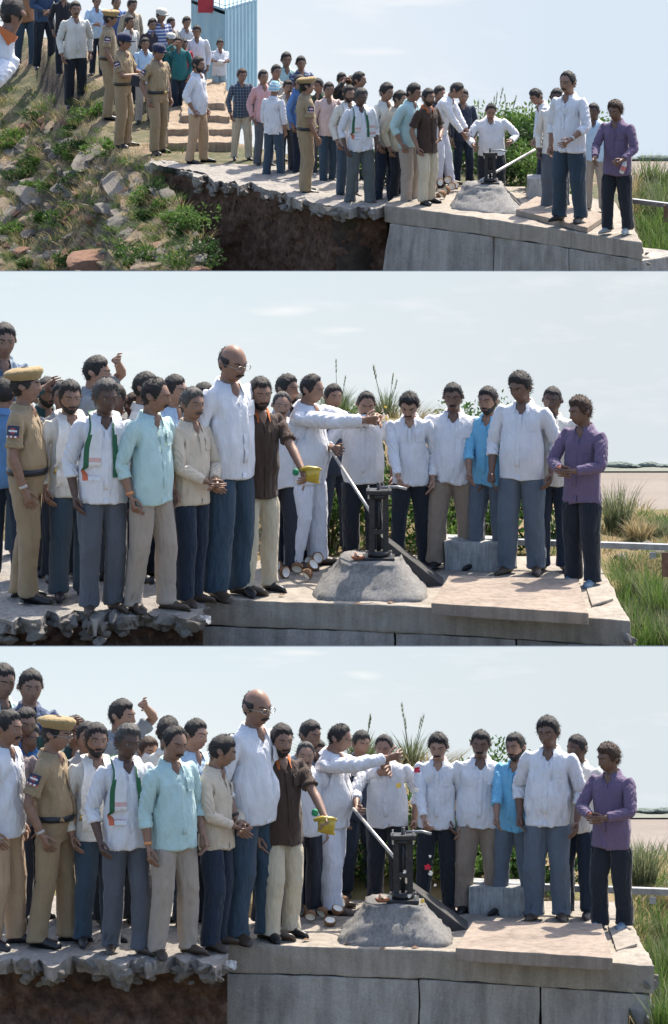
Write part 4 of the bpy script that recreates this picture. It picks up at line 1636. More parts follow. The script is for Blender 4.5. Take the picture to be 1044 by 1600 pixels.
def weir(k):
    """the concrete sluice block of the middle and the bottom photo with everything fixed to it"""
    B = BASE[k]; fr = FRAME[k]
    g = lambda u, v, h=0.0: G(k, u, v, h)
    bankz = weir_behind(k)
    # slab
    root = put('sluice_block', None, loc=g(640, 945), label='long grey concrete sluice block with a capping slab and cracked wall, %s photo' % fr, cat='concrete block')
    inv = Matrix.Translation(-Vector(root.location))
    top = [g(300, 935), g(480, 941), g(640, 947), g(815, 957), g(985, 970), g(958, 920), g(930, 868), g(700, 868), g(430, 868), g(330, 900)]
    me = prism([xy(p) for p in top], B, .215, .075, .012, 3 + k, .014)
    me.transform(inv)
    rough(me, .006, 14, 9)
    put('capping_slab', me, CONC_TOP, root)
    cuts = [(303, 936), (617, 946), (807, 957), (980, 970)]
    for i in range(3):
        a, b = g(*cuts[i]), g(*cuts[i + 1])
        gx = .006
        ins = .018
        pts = [(a.x + gx, a.y + ins), (b.x - gx, b.y + ins), (b.x - gx, b.y + .9), (a.x + gx, a.y + .9)]
        sl = [(-.07, -.04), (0, -.04), (0, 0), (-.07, 0)] if i == 0 else ([(0, -.04), (.07, -.04), (.07, 0), (0, 0)] if i == 2 else [(0, -.04), (0, -.04), (0, 0), (0, 0)])
        me = prism(pts, B - .222, .75, .07, .010, 20 + i + k, .008, slope=sl)
        me.transform(inv)
        put('wall_block', me, CONC, root)
    for i in range(20):                                    # broken stones at the right end
        rr = random.Random(i + k * 50)
        p = g(985, 972) + Vector((rr.uniform(-.07, .03), rr.uniform(-.02, .3), rr.uniform(-.6, -.12))) - Vector(root.location)
        o = put('stone', RUBBLE[i % 6], None, root)
        o.location = p
        w = rr.uniform(.02, .05)
        o.scale = (w * 1.3, w, w * .9); o.rotation_euler = (rr.random() * 6, rr.random() * 6, 0)
    # broken apron, left
    us = list(range(-40, 322, 5))
    def vf(u):
        return 962 + 5 * math.sin(u * .05) + 4 * math.sin(u * .13 + 1) - 14 * max(0, (u - 300) / 50)
    def hl(u):
        return .20 + .05 * math.sin(u * .045 + .6) + .03 * math.sin(u * .11) + .05 * math.exp(-((u - 60) / 40) ** 2)
    rj = np.random.RandomState(70 + k)
    cu = np.cumsum(rj.uniform(3, 26, 60)) - 60
    jv = rj.uniform(-5, 5, 60); jh = rj.uniform(-.07, .07, 60)
    vf2 = lambda u: vf(u) + float(np.interp(u, cu, jv)); hl2 = lambda u: max(.12, hl(u) + float(np.interp(u, cu, jh)))
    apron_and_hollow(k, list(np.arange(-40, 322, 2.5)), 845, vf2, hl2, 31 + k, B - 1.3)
    # scrap of plastic sheet lying on the broken edge
    p = g(308, 962, -.03)
    V = np.array([(x * .22 - .11, y * .08 - .06, 0) for y in np.linspace(0, 1, 9) for x in np.linspace(0, 1, 22)])
    V[:, 2] = wnoise(V, 30, 4, 3) * .03 - np.clip(-V[:, 1] - .02, 0, 1) * .9
    Fc = [(j * 22 + i, j * 22 + i + 1, (j + 1) * 22 + i + 1, (j + 1) * 22 + i) for j in range(8) for i in range(21)]
    put('plastic_sheet', mesh_np('plastic_sheet', V, Fc), plain('plastic_white', (.33, .33, .32), .6, .35, 30), loc=p, label='crumpled whitish plastic scrap on the broken slab edge, %s photo' % fr, cat='plastic scrap')
    # mound of rough masonry under the gear
    b4 = [xy(g(478, 940)), xy(g(676, 944)), xy(g(668, 900)), xy(g(500, 898))]
    ht = .27
    t4 = [xy(g(536, 932)), xy(g(622, 934)), xy(g(622, 915)), xy(g(536, 915))]
    me = frustum([(p[0], p[1]) for p in b4], [(p[0], p[1]) for p in t4], B - .005, B + ht, 5 + k)
    tz = B + ht
    put('masonry_mound', me, STONE, label='rough grey sloping masonry mound under the black sluice gear, %s photo' % fr, cat='masonry mound')
    # gear
    pc = g(580, 925); pc.z = tz - .01
    gear_top = on_y(590 + SHIFT[k][0], 768 + SHIFT[k][1], pc.y).z
    pc.x = on_y(592 + SHIFT[k][0], 800 + SHIFT[k][1], pc.y).x
    gate_valve(k, pc, gear_top, (.74 if k == 2 else .68), 'black steel sluice gear with two posts on the masonry mound, %s photo' % fr)
    # dark sloping wing behind the mound
    a, b = on_y(612 + SHIFT[k][0], 832 + SHIFT[k][1], pc.y + .12), g(694, 915)
    mb = MB()
    w = .10
    V = [a + Vector((-.12, .2, 0)), a + Vector((-.12, -.02, 0)), b + Vector((0, -.02, .0)), b + Vector((0, .35, .0)), Vector((a.x - .12, a.y + .2, B)), Vector((a.x - .12, a.y - .02, B)), Vector((b.x, b.y - .02, B - .02)), Vector((b.x, b.y + .35, B - .02))]
    mb.add(V, [(0, 1, 2, 3), (1, 5, 6, 2), (4, 0, 3, 7), (0, 4, 5, 1), (3, 2, 6, 7)])
    put('wing_wall', mb.mesh('wing_wall', bevel=.008), plain('dark_wing', (.045, .043, .042), .85, .3, 12, 0, .6, .02, 30), label='dark sloping wing wall beside the masonry mound, %s photo' % fr, cat='wing wall')
    # hatch cover
    me = prism([xy(p) for p in (g(674, 942, .10), g(920, 958, .10), g(903, 904, .10), g(702, 899, .10))], B + .10, .096, .05, .006, 41 + k, .008)
    put('hatch_cover', me, HATCH, label='reddish brown concrete hatch cover lying on the slab, %s photo' % fr, cat='hatch cover')
    me = prism([xy(p) for p in (g(925, 945, .02), g(958, 935, .02), g(935, 900, .02), g(912, 905, .02))], B + .02, .018, .05, .006, 43 + k, .004)
    put('paving_piece', me, CONC_TOP, label='small loose concrete piece beside the hatch cover, %s photo' % fr, cat='concrete piece')
    # stained block
    a, b = g(694, 890), g(786, 893)
    hb = on_y(740, 846 + SHIFT[k][1], a.y).z - B
    me = prism([(a.x, a.y), (b.x, b.y), (b.x, b.y + .35), (a.x, a.y + .35)], B + hb, hb + .02, .05, .012, 44 + k, .01)
    put('stained_block', me, BLOCKM, label='pale concrete block with black stains behind the hatch, %s photo' % fr, cat='concrete block')
    # steel rail running to the right
    ry = a.y + .12
    p0 = on_y(700 + SHIFT[k][0], 844 + SHIFT[k][1], ry); p1 = on_y(1110, 858 + SHIFT[k][1], ry - .25)
    d = (p1 - p0)
    rl = put('steel_rail', None, loc=p0, label='grey steel angle rail reaching out to the right over the grass, %s photo' % fr, cat='steel rail')
    rot = d.to_track_quat('X', 'Z').to_matrix()
    L = d.length
    mb = MB().box(rot @ Vector((L / 2, 0, 0)), (L, .012, .045), rot).box(rot @ Vector((L / 2, .025, .019)), (L, .05, .010), rot)
    put('angle_bar', mb.mesh('angle_bar'), STEEL_GREY, rl)
    q = on_y(1020 + SHIFT[k][0] * 0, 868 + SHIFT[k][1], ry - .2) - p0
    put('hanger', MB().box(q, (.05, .02, .05)).mesh('hanger', bevel=.003), STEEL_GREY, rl)
    put('post', MB().box(Vector((on_y(787 + SHIFT[k][0], 870 + SHIFT[k][1], ry).x - p0.x, .02, -.12)), (.04, .03, .26)).mesh('post', bevel=.003), STEEL_GREY, rl)
    if k == 2:
        q = on_y(1040, 882, ry - .24) - p0
        put('end_plate', MB().box(q, (.06, .03, .20)).mesh('end_plate', bevel=.004), plain('rust', (.16, .09, .06), .8, .4, 20), rl)
    for i, (u, v) in enumerate(((505, 936), (560, 944), (690, 953), (610, 942), (440, 930))):
        p = g(u, v, .006)
        V = [(-.03, 0, 0), (-.01, -.03, .008), (.035, -.005, .004), (.0, .03, .012)]
        put('dry_leaf', MB().add(V, [(0, 1, 2), (0, 2, 3)]).mesh('dry_leaf'), plain('dry_leaf', (.16, .08, .04), .8), loc=p, label='%s dry brown leaf on the slab front edge, %s photo' % (['second from the mound foot', 'middle', 'rightmost', 'fourth', 'leftmost'][i], fr), cat='leaf', group='dry leaves on the slab, %s photo' % fr)
    # coconuts
    spots = [(432, 893, 0), (447, 903, .0), (452, 884, .05), (464, 898, .0), (468, 886, .07), (482, 890, .02), (478, 908, 0), (490, 900, .05), (497, 886, .03)]
    for i, (u, v, h) in enumerate(spots):
        p = g(u, v, 0); p.z = B + .045 + h
        coconut('coconut_half', p, .05 if k == 2 else .046, i * 3 + 1 + k, 'broken coconut half, %s in the heap beside the mound, %s photo' % (['leftmost', 'second from the left edge', 'upper left one', 'middle one', 'topmost', 'rear one', 'front one', 'rightmost one', 'rear right one'][i], fr), 'coconut halves, %s photo' % fr)
    # lamps and offerings on top of the mound
    for i, u in enumerate((556, 563)):
        p = on_y(u + SHIFT[k][0], 858 + SHIFT[k][1], pc.y - .08); p.z = tz + .005
        root2 = put('clay_lamp', None, loc=p, label='small %s clay lamp at the foot of the sluice gear, %s photo' % (['tall orange', 'low reddish'][i], fr), cat='lamp')
        put('bowl', MB().tube([(0, 0, 0), (0, 0, .012), (0, 0, .025)], [.02, .034, .040], 14).mesh('bowl', True), plain('clay', (.36, .13, .06), .8), root2)
        put('wick_cup', MB().tube([(0, 0, .02), (0, 0, .06 - .03 * i)], [.014, .010], 10).mesh('wick_cup', True), plain('wax', (.62, .36, .24), .6), root2)
    return bankz

BZ = {2: weir(2), 3: weir(3)}
# ------------------------------------------------------------------ plants round weirs 2 and 3
plain('straw_dry', (.32, .25, .14), .8)
def greens(k):
    fr = FRAME[k]; du, dv = SHIFT[k]; B = BASE[k]
    ys = SKY_Y[k]
    sc = 1.0 if k == 2 else .93
    def at(u, y):
        x = on_y(u + du, 800 + dv, y).x
        return Vector((x, y, BZ[k](x, y)))
    yb = G(k, 700, 868).y
    i = 0
    # leafy weeds behind the men's legs
    places = [(470, .35, 'pale leafy weed behind the man in white trousers'), (520, .5, 'leafy weed between the two dark-trousered men'), (548, .9, 'tall leafy weed behind the steel rod'), (585, .45, 'leafy weed behind the black gear'),
              (622, .8, 'leafy weed right of the gear posts'), (655, .4, 'low leafy weed between the black trousers'), (690, .35, 'bright leafy weed at the wing wall'), (715, .8, 'leafy weed behind the brown trousers'),
              (765, .6, 'leafy weed beside the grey jeans'), (790, 1.1, 'leafy weed behind the large man in white'), (830, .7, 'leafy weed behind the rail'), (440, 1.0, 'leafy weed behind the brown shirt'), (85, 2.4, 'leafy weed seen past the officer')]
    for (u, dy, lb) in places:
        i += 1
        p = at(u, yb + dy * (1 if k == 2 else .55))
        leafy('leafy_weed', (.30 * sc, .2, .30 * sc if k == 2 else .22), 420, .075 * sc, [LEAF, LEAF2, LEAF3][i % 3], 60 + i + 20 * k, label='%s, %s photo' % (lb, fr), cat='weed', loc=p, group='leafy weeds behind the sluice, %s photo' % fr)
    # tall bush and trees on the mound
    p = at(735, ys - 3.2)
    top = on_y(740 + du, 618 + dv, p.y).z
    leafy('bush', (.40 * sc, .35, max(.25, (top - p.z) * .42)), 3600, .036, LEAF, 91 + k, label='rounded green bush on the mound behind the smiling man, %s photo' % fr, cat='bush', loc=p)
    p = at(560, ys - 3.4)
    leafy('bush', (.5, .3, .14), 1500, .032, LEAF2, 95 + k, label='low green bush on the mound between the grass plumes, %s photo' % fr, cat='bush', loc=p)
    for (u, vt, n, lb) in ((527, 590, 300, 'dense tuft of tall grass behind the reaching man'), (604, 588, 150, 'thin tall grass plumes above the balding man')):
        p = at(u, ys - 3.7)
        h = on_y(u + du, vt + dv, p.y).z - p.z
        tuft('grass_tuft', p, (.07, .07), n, h * .9, GREYG, 100 + u + k, '%s, %s photo' % (lb, fr), spread=2.5, width=.005, plumes=4 if n < 200 else 2, lean=.3)
    for (u, dy, h, n, m, lb) in ((625, 4.1, .22, 260, STRAW, 'dry straw grass on the mound top'), (575, 4.0, .20, 240, STRAW, 'dry grass beside the mound plumes'), (500, 4.2, .25, 260, GRASS, 'grass on the mound behind the white sleeve'),
                                 (660, 3.8, .22, 260, GREYG, 'greyish grass on the mound right of the plumes')):
        p = at(u, ys - dy + .4)
        tuft('grass_tuft', p, (.28, .15), n, h, m, 130 + u + k, '%s, %s photo' % (lb, fr), width=.004)
    # right bank
    ur = 935
    rt = [(965, .6, .55, 260, GREYG, 'tall grey-green grass tuft at the water edge'), (1000, .9, .22, 220, STRAW, 'dry bushy grass at the water edge'), (1030, .7, .20, 200, GREYG, 'thin grass at the right edge by the water')]
    for (u, q, h, n, m, lb) in rt:
        y = ys - 3.4 - q
        p = at(u, y)
        tuft('grass_tuft', p, (.10, .08), n, h * (1 if k == 2 else .9), m, 160 + u + k, '%s, %s photo' % (lb, fr), width=.005, lean=.3, spread=1.6)
    r = random.Random(7 + k)
    # ground cover: dry and green grass all over the right bank
    for (mat, nm, n, hh) in ((STRAW, 'dry_grass', 3600, .11), (GRASS, 'green_grass', 3600, .12)):
        V, Fc = [], []
        rr = np.random.RandomState(n + k + len(nm))
        for j in range(70):
            u = rr.uniform(-60, 1060); y = rr.uniform(yb + .2, ys - 1.7)
            if j % 2 == 0:
                u = rr.uniform(900, 1060); y = rr.uniform(yb - 1.5, ys - 1.7)
            p = at(u, y)
            v2, f2 = blades((.14, .14), n // 70, hh * rr.uniform(.6, 1.4), j + n, width=.0035, segs=3)
            m_ = len(V)
            V += [q + np.array(p) for q in v2]; Fc += [tuple(a + m_ for a in f) for f in f2]
        put(nm, mesh_np(nm, V, Fc), mat, kind='stuff', label='%s covering the river bank, %s photo' % (nm.replace('_', ' '), fr), cat='grass')
    # long grass in front of the bank, right of the block
    gi = 0
    for row in range(8):
        for c in range(6):
            u = 952 + min(row, 5) * 9 + c * 18 + r.uniform(-8, 8)
            if u > 1060:
                continue
            v = 905 + row * 26 + r.uniform(-6, 6)
            p = G(k, u, v, -.50)
            if k == 2 and p.y < 109.1:
                continue
            gi += 1
            tuft('long_grass', p, (.07, .06), 130, r.uniform(.36, .52) * sc, [GRASS, GRASS, GREYG][gi % 3], 300 + gi + 50 * k, 'clump of long green grass growing beside the right end of the sluice block, %s photo' % fr, group='long grass clumps beside the block, %s photo' % fr, lean=.5, width=.0045)
    # dry stones on the bank
    for j, (u, y) in enumerate(((985, yb + 1.5), (1012, yb + 1.7), (970, yb + 1.2), (1030, yb + 1.3))):
        p = at(u, y)
        V, Fc = ell((0, 0, 0), (.07, .06, .04), 12, 8)
        V = np.array(V); V += wnoise(V, 22, j + k, 2)[:, None] * .02
        put('rock', mesh_np('rock', V, Fc, False), concrete('rock_a', (.33, .29, .25), .6, 6, .8), loc=p, label='small pale stone on the dry right bank, %s photo' % fr, cat='rock', group='bank stones, %s photo' % fr)
greens(2)
greens(3)
# ------------------------------------------------------------------ the place of the top photo
EDGE = [(-120, 108), (0, 116), (60, 130), (100, 168), (150, 200), (185, 232), (230, 246), (290, 266), (330, 283), (420, 296), (470, 312), (520, 326), (560, 326), (620, 320), (1200, 330)]
EU = np.array([e[0] for e in EDGE], float)
EY = np.array([on_z(522, e[1], Z1).y for e in EDGE])
def u_of(x, y):
    return 522 + x / y * F * .9886
MZ = on_y(800, 200, 165.5).z
def top_z(X, Y):
    X = np.asarray(X, float); Y = np.asarray(Y, float)
    U = u_of(X, Y)
    P = np.stack((X.ravel(), Y.ravel(), 0 * X.ravel()), 1)
    n1 = wnoise(P, 1.3, 77, 3).reshape(X.shape); n2 = wnoise(P, 5, 78, 3).reshape(X.shape)
    ye = np.interp(U, EU, EY) + .12 * n2
    d = ye - Y
    slope = -.27 * np.maximum(d, 0) + .07 * n1 * sm(d, .2, 1.5)
    pit = -np.minimum(1.9, np.maximum(d + .45, 0) * 8)
    line = 262 + 30 * np.maximum(d, 0)
    m = sm(U, line - 12, line + 22) * sm(U, 1300, 1200)
    z = Z1 + slope * (1 - m) + pit * m
    # higher ground at the back left, steps lead up to it
    z = z + .38 * sm(U, 380, 240) * sm(Y, 164.4, 167.5) * sm(-d, 0, 1.2)
    crest = np.interp(U, [-100, 60, 110, 330, 380, 560], [171.2, 170.7, 169.3, 168.0, 163.6, 161.6])
    z = z - .34 * np.maximum(0, Y - crest)
    # right: bank falling to the river
    right = sm(U, 960, 1010)
    z = z - right * (.55 + .12 * np.maximum(0, Y - 160))
    # brown mound behind the gear
    z = np.maximum(z, MZ - 1.7 * (((U - 800) / 120) ** 2 + ((Y - 165.5) / 2.4) ** 2) + .08 * n1)
    return z + .03 * n1 + .014 * n2
HX = np.arange(-5.4, 5.4, .05); HY = np.arange(147, 176.2, .05)
HZ = top_z(*np.meshgrid(HX, HY))
def tz(x, y):
    i = min(max(int((x - HX[0]) / .05), 0), len(HX) - 1); j = min(max(int((y - HY[0]) / .05), 0), len(HY) - 1)
    return float(HZ[j, i])
def on_top(u, v):
    """where the picture ray meets the ground of the top photo"""
    d = ray(u, v)
    y = 148.0
    while y < 175.5:
        p = CAMP + d * (y / d.y)
        if p.z <= tz(p.x, p.y):
            return p
        y += .06
    return CAMP + d * (175 / d.y)
me = grid_mesh('terrain', np.arange(-5.2, 5.2, .07), np.concatenate((np.arange(149, 168, .085), np.arange(168, 176, .25))), top_z)
def terr_mat():
    m, nt, b = mat_new('terrain')
    vec = coords(nt)
    n1 = noise(nt, vec, 1.1, 8, .65)
    n2 = noise(nt, vec, 7, 6, .7)
    dirt = ramp(nt, n2, [(.28, (.10, .07, .045)), (.5, (.22, .16, .105)), (.75, (.36, .275, .195))])
    grn = ramp(nt, n2, [(.3, (.035, .045, .018)), (.5, (.075, .08, .032)), (.72, (.16, .13, .075))])
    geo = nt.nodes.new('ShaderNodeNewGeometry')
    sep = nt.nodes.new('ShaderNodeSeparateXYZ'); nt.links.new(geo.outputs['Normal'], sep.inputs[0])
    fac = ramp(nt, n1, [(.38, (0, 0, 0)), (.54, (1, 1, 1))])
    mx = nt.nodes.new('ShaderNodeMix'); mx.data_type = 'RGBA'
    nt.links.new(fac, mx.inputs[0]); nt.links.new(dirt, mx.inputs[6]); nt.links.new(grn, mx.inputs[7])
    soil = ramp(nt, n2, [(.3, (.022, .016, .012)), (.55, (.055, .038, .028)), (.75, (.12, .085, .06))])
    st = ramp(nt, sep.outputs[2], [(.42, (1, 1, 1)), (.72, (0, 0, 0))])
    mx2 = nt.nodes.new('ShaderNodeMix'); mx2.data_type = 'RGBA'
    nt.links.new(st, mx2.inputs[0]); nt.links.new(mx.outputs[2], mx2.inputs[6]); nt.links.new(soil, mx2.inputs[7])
    nt.links.new(mx2.outputs[2], b.inputs['Base Color'])
    b.inputs['Roughness'].default_value = .95
    bump(nt, b, noise(nt, vec, 16, 8, .7), .9, .05)
    return m
put('terrain', me, terr_mat(), kind='structure')
# river and far bank
zr = on_y(1000, 247, 176).z
me = bpy.data.meshes.new('river')
me.from_pydata([(-5.2, 164, zr), (6, 164, zr), (6, 175.98, zr), (-5.2, 175.98, zr)], [], [(0, 1, 2, 3)])
put('river', me, RIVER, kind='structure')
mb = MB()
rr_ = random.Random(3)
x = 2.5
while x < 5:
    w, hh = rr_.uniform(.06, .22), rr_.uniform(.02, .05)
    V, Fc = ell((x, 175.8, zr + .02), (w, .08, hh), 10, 6)
    V = np.array(V); V += wnoise(V, 30, rr_.randint(0, 999), 2)[:, None] * .012
    mb.add(V.tolist(), Fc)
    x += w * .9
put('far_trees', mb.mesh('far_trees', True), MATS['far_trees'], kind='stuff', label='hazy line of trees across the river, top photo', cat='trees')

# broken apron under the people's feet
def vf1(u):
    return float(np.interp(u, [e[0] for e in EDGE], [e[1] for e in EDGE])) + 2.5 * math.sin(u * .11) + 2 * math.sin(u * .27)
def hl1(u):
    return .20 + .05 * math.sin(u * .06) + .04 * math.sin(u * .17) + .05 * math.exp(-((u - 330) / 30) ** 2)
rj = np.random.RandomState(5)
cu = np.cumsum(rj.uniform(3, 18, 70)) + 200
jv = rj.uniform(-4, 4, 70); jh = rj.uniform(-.08, .08, 70)
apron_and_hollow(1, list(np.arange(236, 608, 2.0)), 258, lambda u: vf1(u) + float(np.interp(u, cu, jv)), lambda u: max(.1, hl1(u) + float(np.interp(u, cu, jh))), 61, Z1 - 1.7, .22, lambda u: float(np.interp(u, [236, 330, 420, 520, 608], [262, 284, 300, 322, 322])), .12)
# sluice block
root = put('sluice_block', None, loc=on_z(700, 340, Z1), label='weathered grey concrete sluice block seen at an angle, top photo', cat='concrete block')
inv = Matrix.Translation(-Vector(root.location))
t1 = lambda u, v, h=0.0: on_z(u, v, Z1 + h)
SLB = [(600, 327), (740, 345), (880, 366), (1003, 386), (985, 352), (960, 322), (840, 300), (690, 292), (625, 306)]
me = prism([xy(t1(*q)) for q in SLB], Z1 + .05, .20, .08, .014, 71, .016)
me.transform(inv); put('capping_slab', me, CONC_TOP, root)
cuts = [(606, 329), (768, 349.5), (886, 368), (1000, 386)]
for i in range(3):
    a, b = t1(*cuts[i]), t1(*cuts[i + 1])
    n_ = Vector((-(b.y - a.y), b.x - a.x)).normalized() * .03
    e_ = (b - a).normalized() * .007
    pts = [(a.x + e_.x + n_.x, a.y + e_.y + n_.y), (b.x - e_.x + n_.x, b.y - e_.y + n_.y), (b.x - e_.x + n_.x * 25, b.y - e_.y + n_.y * 25), (a.x + e_.x + n_.x * 25, a.y + e_.y + n_.y * 25)]
    me = prism(pts, Z1 - .155, 1.0, .08, .012, 74 + i, .008, slope=[(-.16, 0), (0, 0), (0, 0), (-.16, 0)] if i == 0 else ([(0, 0), (.16, -.05), (.16, 0), (0, 0)] if i == 2 else None))
    me.transform(inv); put('wall_block', me, CONC, root)
for i in range(22):
    rr = random.Random(i + 9)
    o = put('stone', RUBBLE[i % 6], None, root)
    o.location = t1(1000, 386) + Vector((rr.uniform(-.10, .10), rr.uniform(-.02, .3), rr.uniform(-.55, -.06))) - Vector(root.location)
    w = rr.uniform(.025, .06)
    o.scale = (w * 1.3, w, w * .9); o.rotation_euler = (rr.random() * 6, rr.random() * 6, 0)
TOPZ = Z1 + .05
# masonry mound, gear, wing
me = frustum([xy(t1(694, 334)), xy(t1(822, 346)), xy(t1(806, 318)), xy(t1(722, 312))], [xy(t1(726, 330)), xy(t1(786, 333)), xy(t1(784, 322)), xy(t1(730, 322))], TOPZ - .01, TOPZ + .24, 81, .022)
put('masonry_mound', me, STONE, label='rough grey masonry mound with sloping sides under the gear, top photo', cat='masonry mound')
pc = t1(760, 326); pc.z = TOPZ + .23
gt = on_y(772, 240, pc.y).z
pc.x = on_y(766, 260, pc.y).x
gate_valve(1, pc, gt, .62, 'black sluice gear standing on the masonry mound, top photo')
a = on_y(792, 286, pc.y + .1); b = t1(822, 330)
mb = MB()
mb.add([a + Vector((-.1, .15, 0)), a + Vector((-.1, -.02, 0)), b, b + Vector((0, .4, 0)), Vector((a.x - .1, a.y + .15, Z1)), Vector((a.x - .1, a.y - .02, Z1)), b + Vector((0, 0, -.06)), b + Vector((0, .4, -.06))],
       [(0, 1, 2, 3), (1, 5, 6, 2), (4, 0, 3, 7), (0, 4, 5, 1), (3, 2, 6, 7)])
put('wing_wall', mb.mesh('wing_wall', bevel=.008), MATS['dark_wing'], label='dark sloping wing wall right of the mound, top photo', cat='wing wall')
me = prism([xy(t1(*q)) for q in ((806, 344), (918, 372), (948, 352), (838, 322))], TOPZ + .07, .065, .06, .008, 84, .008)
put('hatch_cover', me, HATCH, label='broken brown hatch cover under the tall man and purple shirt, top photo', cat='hatch cover')
a = t1(824, 318)
me = prism([(a.x, a.y), (a.x + .22, a.y + .04), (a.x + .22, a.y + .3), (a.x, a.y + .3)], TOPZ + .24, .24, .06, .012, 85, .01)
put('stained_block', me, BLOCKM, label='pale stained block by the bending man, top photo', cat='concrete block')
p0, p1 = on_y(985, 314, 160.5), on_y(1080, 326, 159.5)
d_ = p1 - p0
rl = put('steel_rail', None, loc=p0, label='grey steel rail beyond the purple shirted man, top photo', cat='steel rail')
rot = d_.to_track_quat('X', 'Z').to_matrix(); L_ = d_.length
put('angle_bar', MB().box(rot @ Vector((L_ / 2, 0, 0)), (L_, .012, .05), rot).box(rot @ Vector((L_ / 2, .03, .02)), (L_, .06, .012), rot).mesh('angle_bar'), STEEL_GREY, rl)
put('end_plate', MB().box(on_y(1041, 334, 159.9) - p0, (.06, .03, .2)).mesh('end_plate'), MATS['rust'], rl)
for i, (u, v, h) in enumerate([(676, 308, .0), (684, 314, 0), (688, 304, .05), (696, 310, .0), (700, 302, .06), (706, 308, .03), (690, 318, 0), (711, 302, 0)]):
    p = t1(u, v); p.z = TOPZ + .045 + h
    coconut('coconut_half', p, .05, i + 200, 'broken coconut half, %s of the heap beside the mound, top photo' % ['leftmost', 'lower left one', 'upper left one', 'middle one', 'topmost', 'right one', 'front one', 'rightmost'][i], 'coconut halves, top photo')

# concrete steps
for i, (u0, u1, v) in enumerate(((262, 372, 236), (262, 368, 218), (285, 362, 200), (300, 352, 184))):
    a, b = on_z(u0, v, Z1), on_z(u1, v, Z1)
    zt = Z1 + .085 * (i + 1) + .02
    yy = a.y - .0 - .45 * i
    me = prism([(a.x, yy), (b.x, yy), (b.x, yy + 2.2), (a.x, yy + 2.2)], zt, .13, .09, .016, 90 + i, .014)
    put('step', rough(me, .02, 9, 95 + i), RM[1], label='%s worn concrete step beside the officers, top photo' % ['lowest', 'second lowest', 'third', 'uppermost'][i], cat='step')

# blue corrugated cabin
root = put('metal_cabin', None, loc=on_y(350, 165, 171.5), label='pale blue corrugated metal cabin with a wire cage on its roof', cat='cabin')
o0 = Vector(root.location)
BLUE = plain('cabin_blue', (.26, .43, .52), .55, .12, 3, 0, .1, .004, 40)
BLUE2 = plain('cabin_blue_b', (.32, .50, .58), .55, .10, 3, 0, .1, .004, 40)
cl, cm_, cr_ = on_y(299, 160, 172.6), on_y(352, 160, 171.5), on_y(402, 160, 172.4)
zt = on_y(352, 14, 171.5).z
zb = o0.z - .35
def ribbed(a, b, za, zb_, n, dep):
    V, Fc = [], []
    d = (b - a); d.z = 0
    nrm = Vector((d.y, -d.x, 0)).normalized()
    N = n * 4
    for i in range(N + 1):
        t = i / N
        o = [0, 0, dep, dep][i % 4]
        q = a + d * t + nrm * o
        V += [(q.x - o0.x, q.y - o0.y, zb_ - o0.z), (q.x - o0.x, q.y - o0.y, za - o0.z)]
    for i in range(N):
        Fc.append((2 * i, 2 * i + 2, 2 * i + 3, 2 * i + 1))
    return V, Fc
V, Fc = ribbed(cm_, cr_, zt, zb, 9, .014)
put('corrugated_wall', MB().add(V, Fc).mesh('corrugated_wall'), BLUE2, root)
V, Fc = ribbed(cl, cm_, zt - .07, zb, 3, .012)
put('flat_wall', MB().add(V, Fc).mesh('flat_wall'), BLUE, root)
back = cl + (cr_ - cm_)
mb = MB()
pts = [cl, cm_, cr_, back]
mb.add([(p.x - o0.x, p.y - o0.y, zt - o0.z - .03) for p in pts] + [(p.x - o0.x, p.y - o0.y, zt - o0.z + .0) for p in pts], [(4, 5, 6, 7), (0, 1, 5, 4), (1, 2, 6, 5), (2, 3, 7, 6), (3, 0, 4, 7), (3, 2, 1, 0)])
put('roof', mb.mesh('roof'), BLUE, root)
mb = MB()
mb.add([(back.x - o0.x, back.y - o0.y, zb - o0.z), (cl.x - o0.x, cl.y - o0.y, zb - o0.z), (cl.x - o0.x, cl.y - o0.y, zt - o0.z), (back.x - o0.x, back.y - o0.y, zt - o0.z),
        (cr_.x - o0.x, cr_.y - o0.y, zb - o0.z), (cr_.x - o0.x, cr_.y - o0.y, zt - o0.z)], [(0, 1, 2, 3), (4, 0, 3, 5)])
put('rear_walls', mb.mesh('rear_walls'), BLUE, root)
mb = MB()
wire = []
for t in np.linspace(0, 1, 9):
    q = cm_.lerp(cr_, t) - o0
    mb.tube([(q.x, q.y, zt - o0.z), (q.x, q.y, zt - o0.z + .55)], .006, 5)
for t in np.linspace(0, 1, 7):
    q = cl.lerp(cm_, t) - o0
    mb.tube([(q.x, q.y, zt - o0.z), (q.x, q.y, zt - o0.z + .55)], .006, 5)
for h in np.linspace(.04, .55, 8):
    qs = [p - o0 for p in (cl, cm_, cr_)]
    mb.tube([(q.x, q.y, zt - o0.z + h) for q in qs], .005, 5)
put('wire_cage', mb.mesh('wire_cage'), STEEL_GREY, root)
q = on_y(322, 6, 171.9) - o0
put('red_panel', MB().box(q, (.20, .03, .22)).mesh('red_panel', bevel=.004), plain('red_paint', (.42, .03, .05), .5), root)
# white jug on the steps
p = on_top(333, 196)
root = put('plastic_jug', None, loc=p, label='small white plastic jug on the steps by the tan trousers', cat='jug')
put('body', MB().tube([(0, 0, 0), (0, 0, .02), (0, 0, .11), (0, 0, .14)], [.045, .055, .055, .03], 14).mesh('body', True), plain('jug_white', (.6, .6, .6), .4), root)
put('lid', MB().tube([(0, 0, .14), (0, 0, .165)], .02, 12).mesh('lid', True), plain('lid_red', (.4, .1, .08), .4), root)

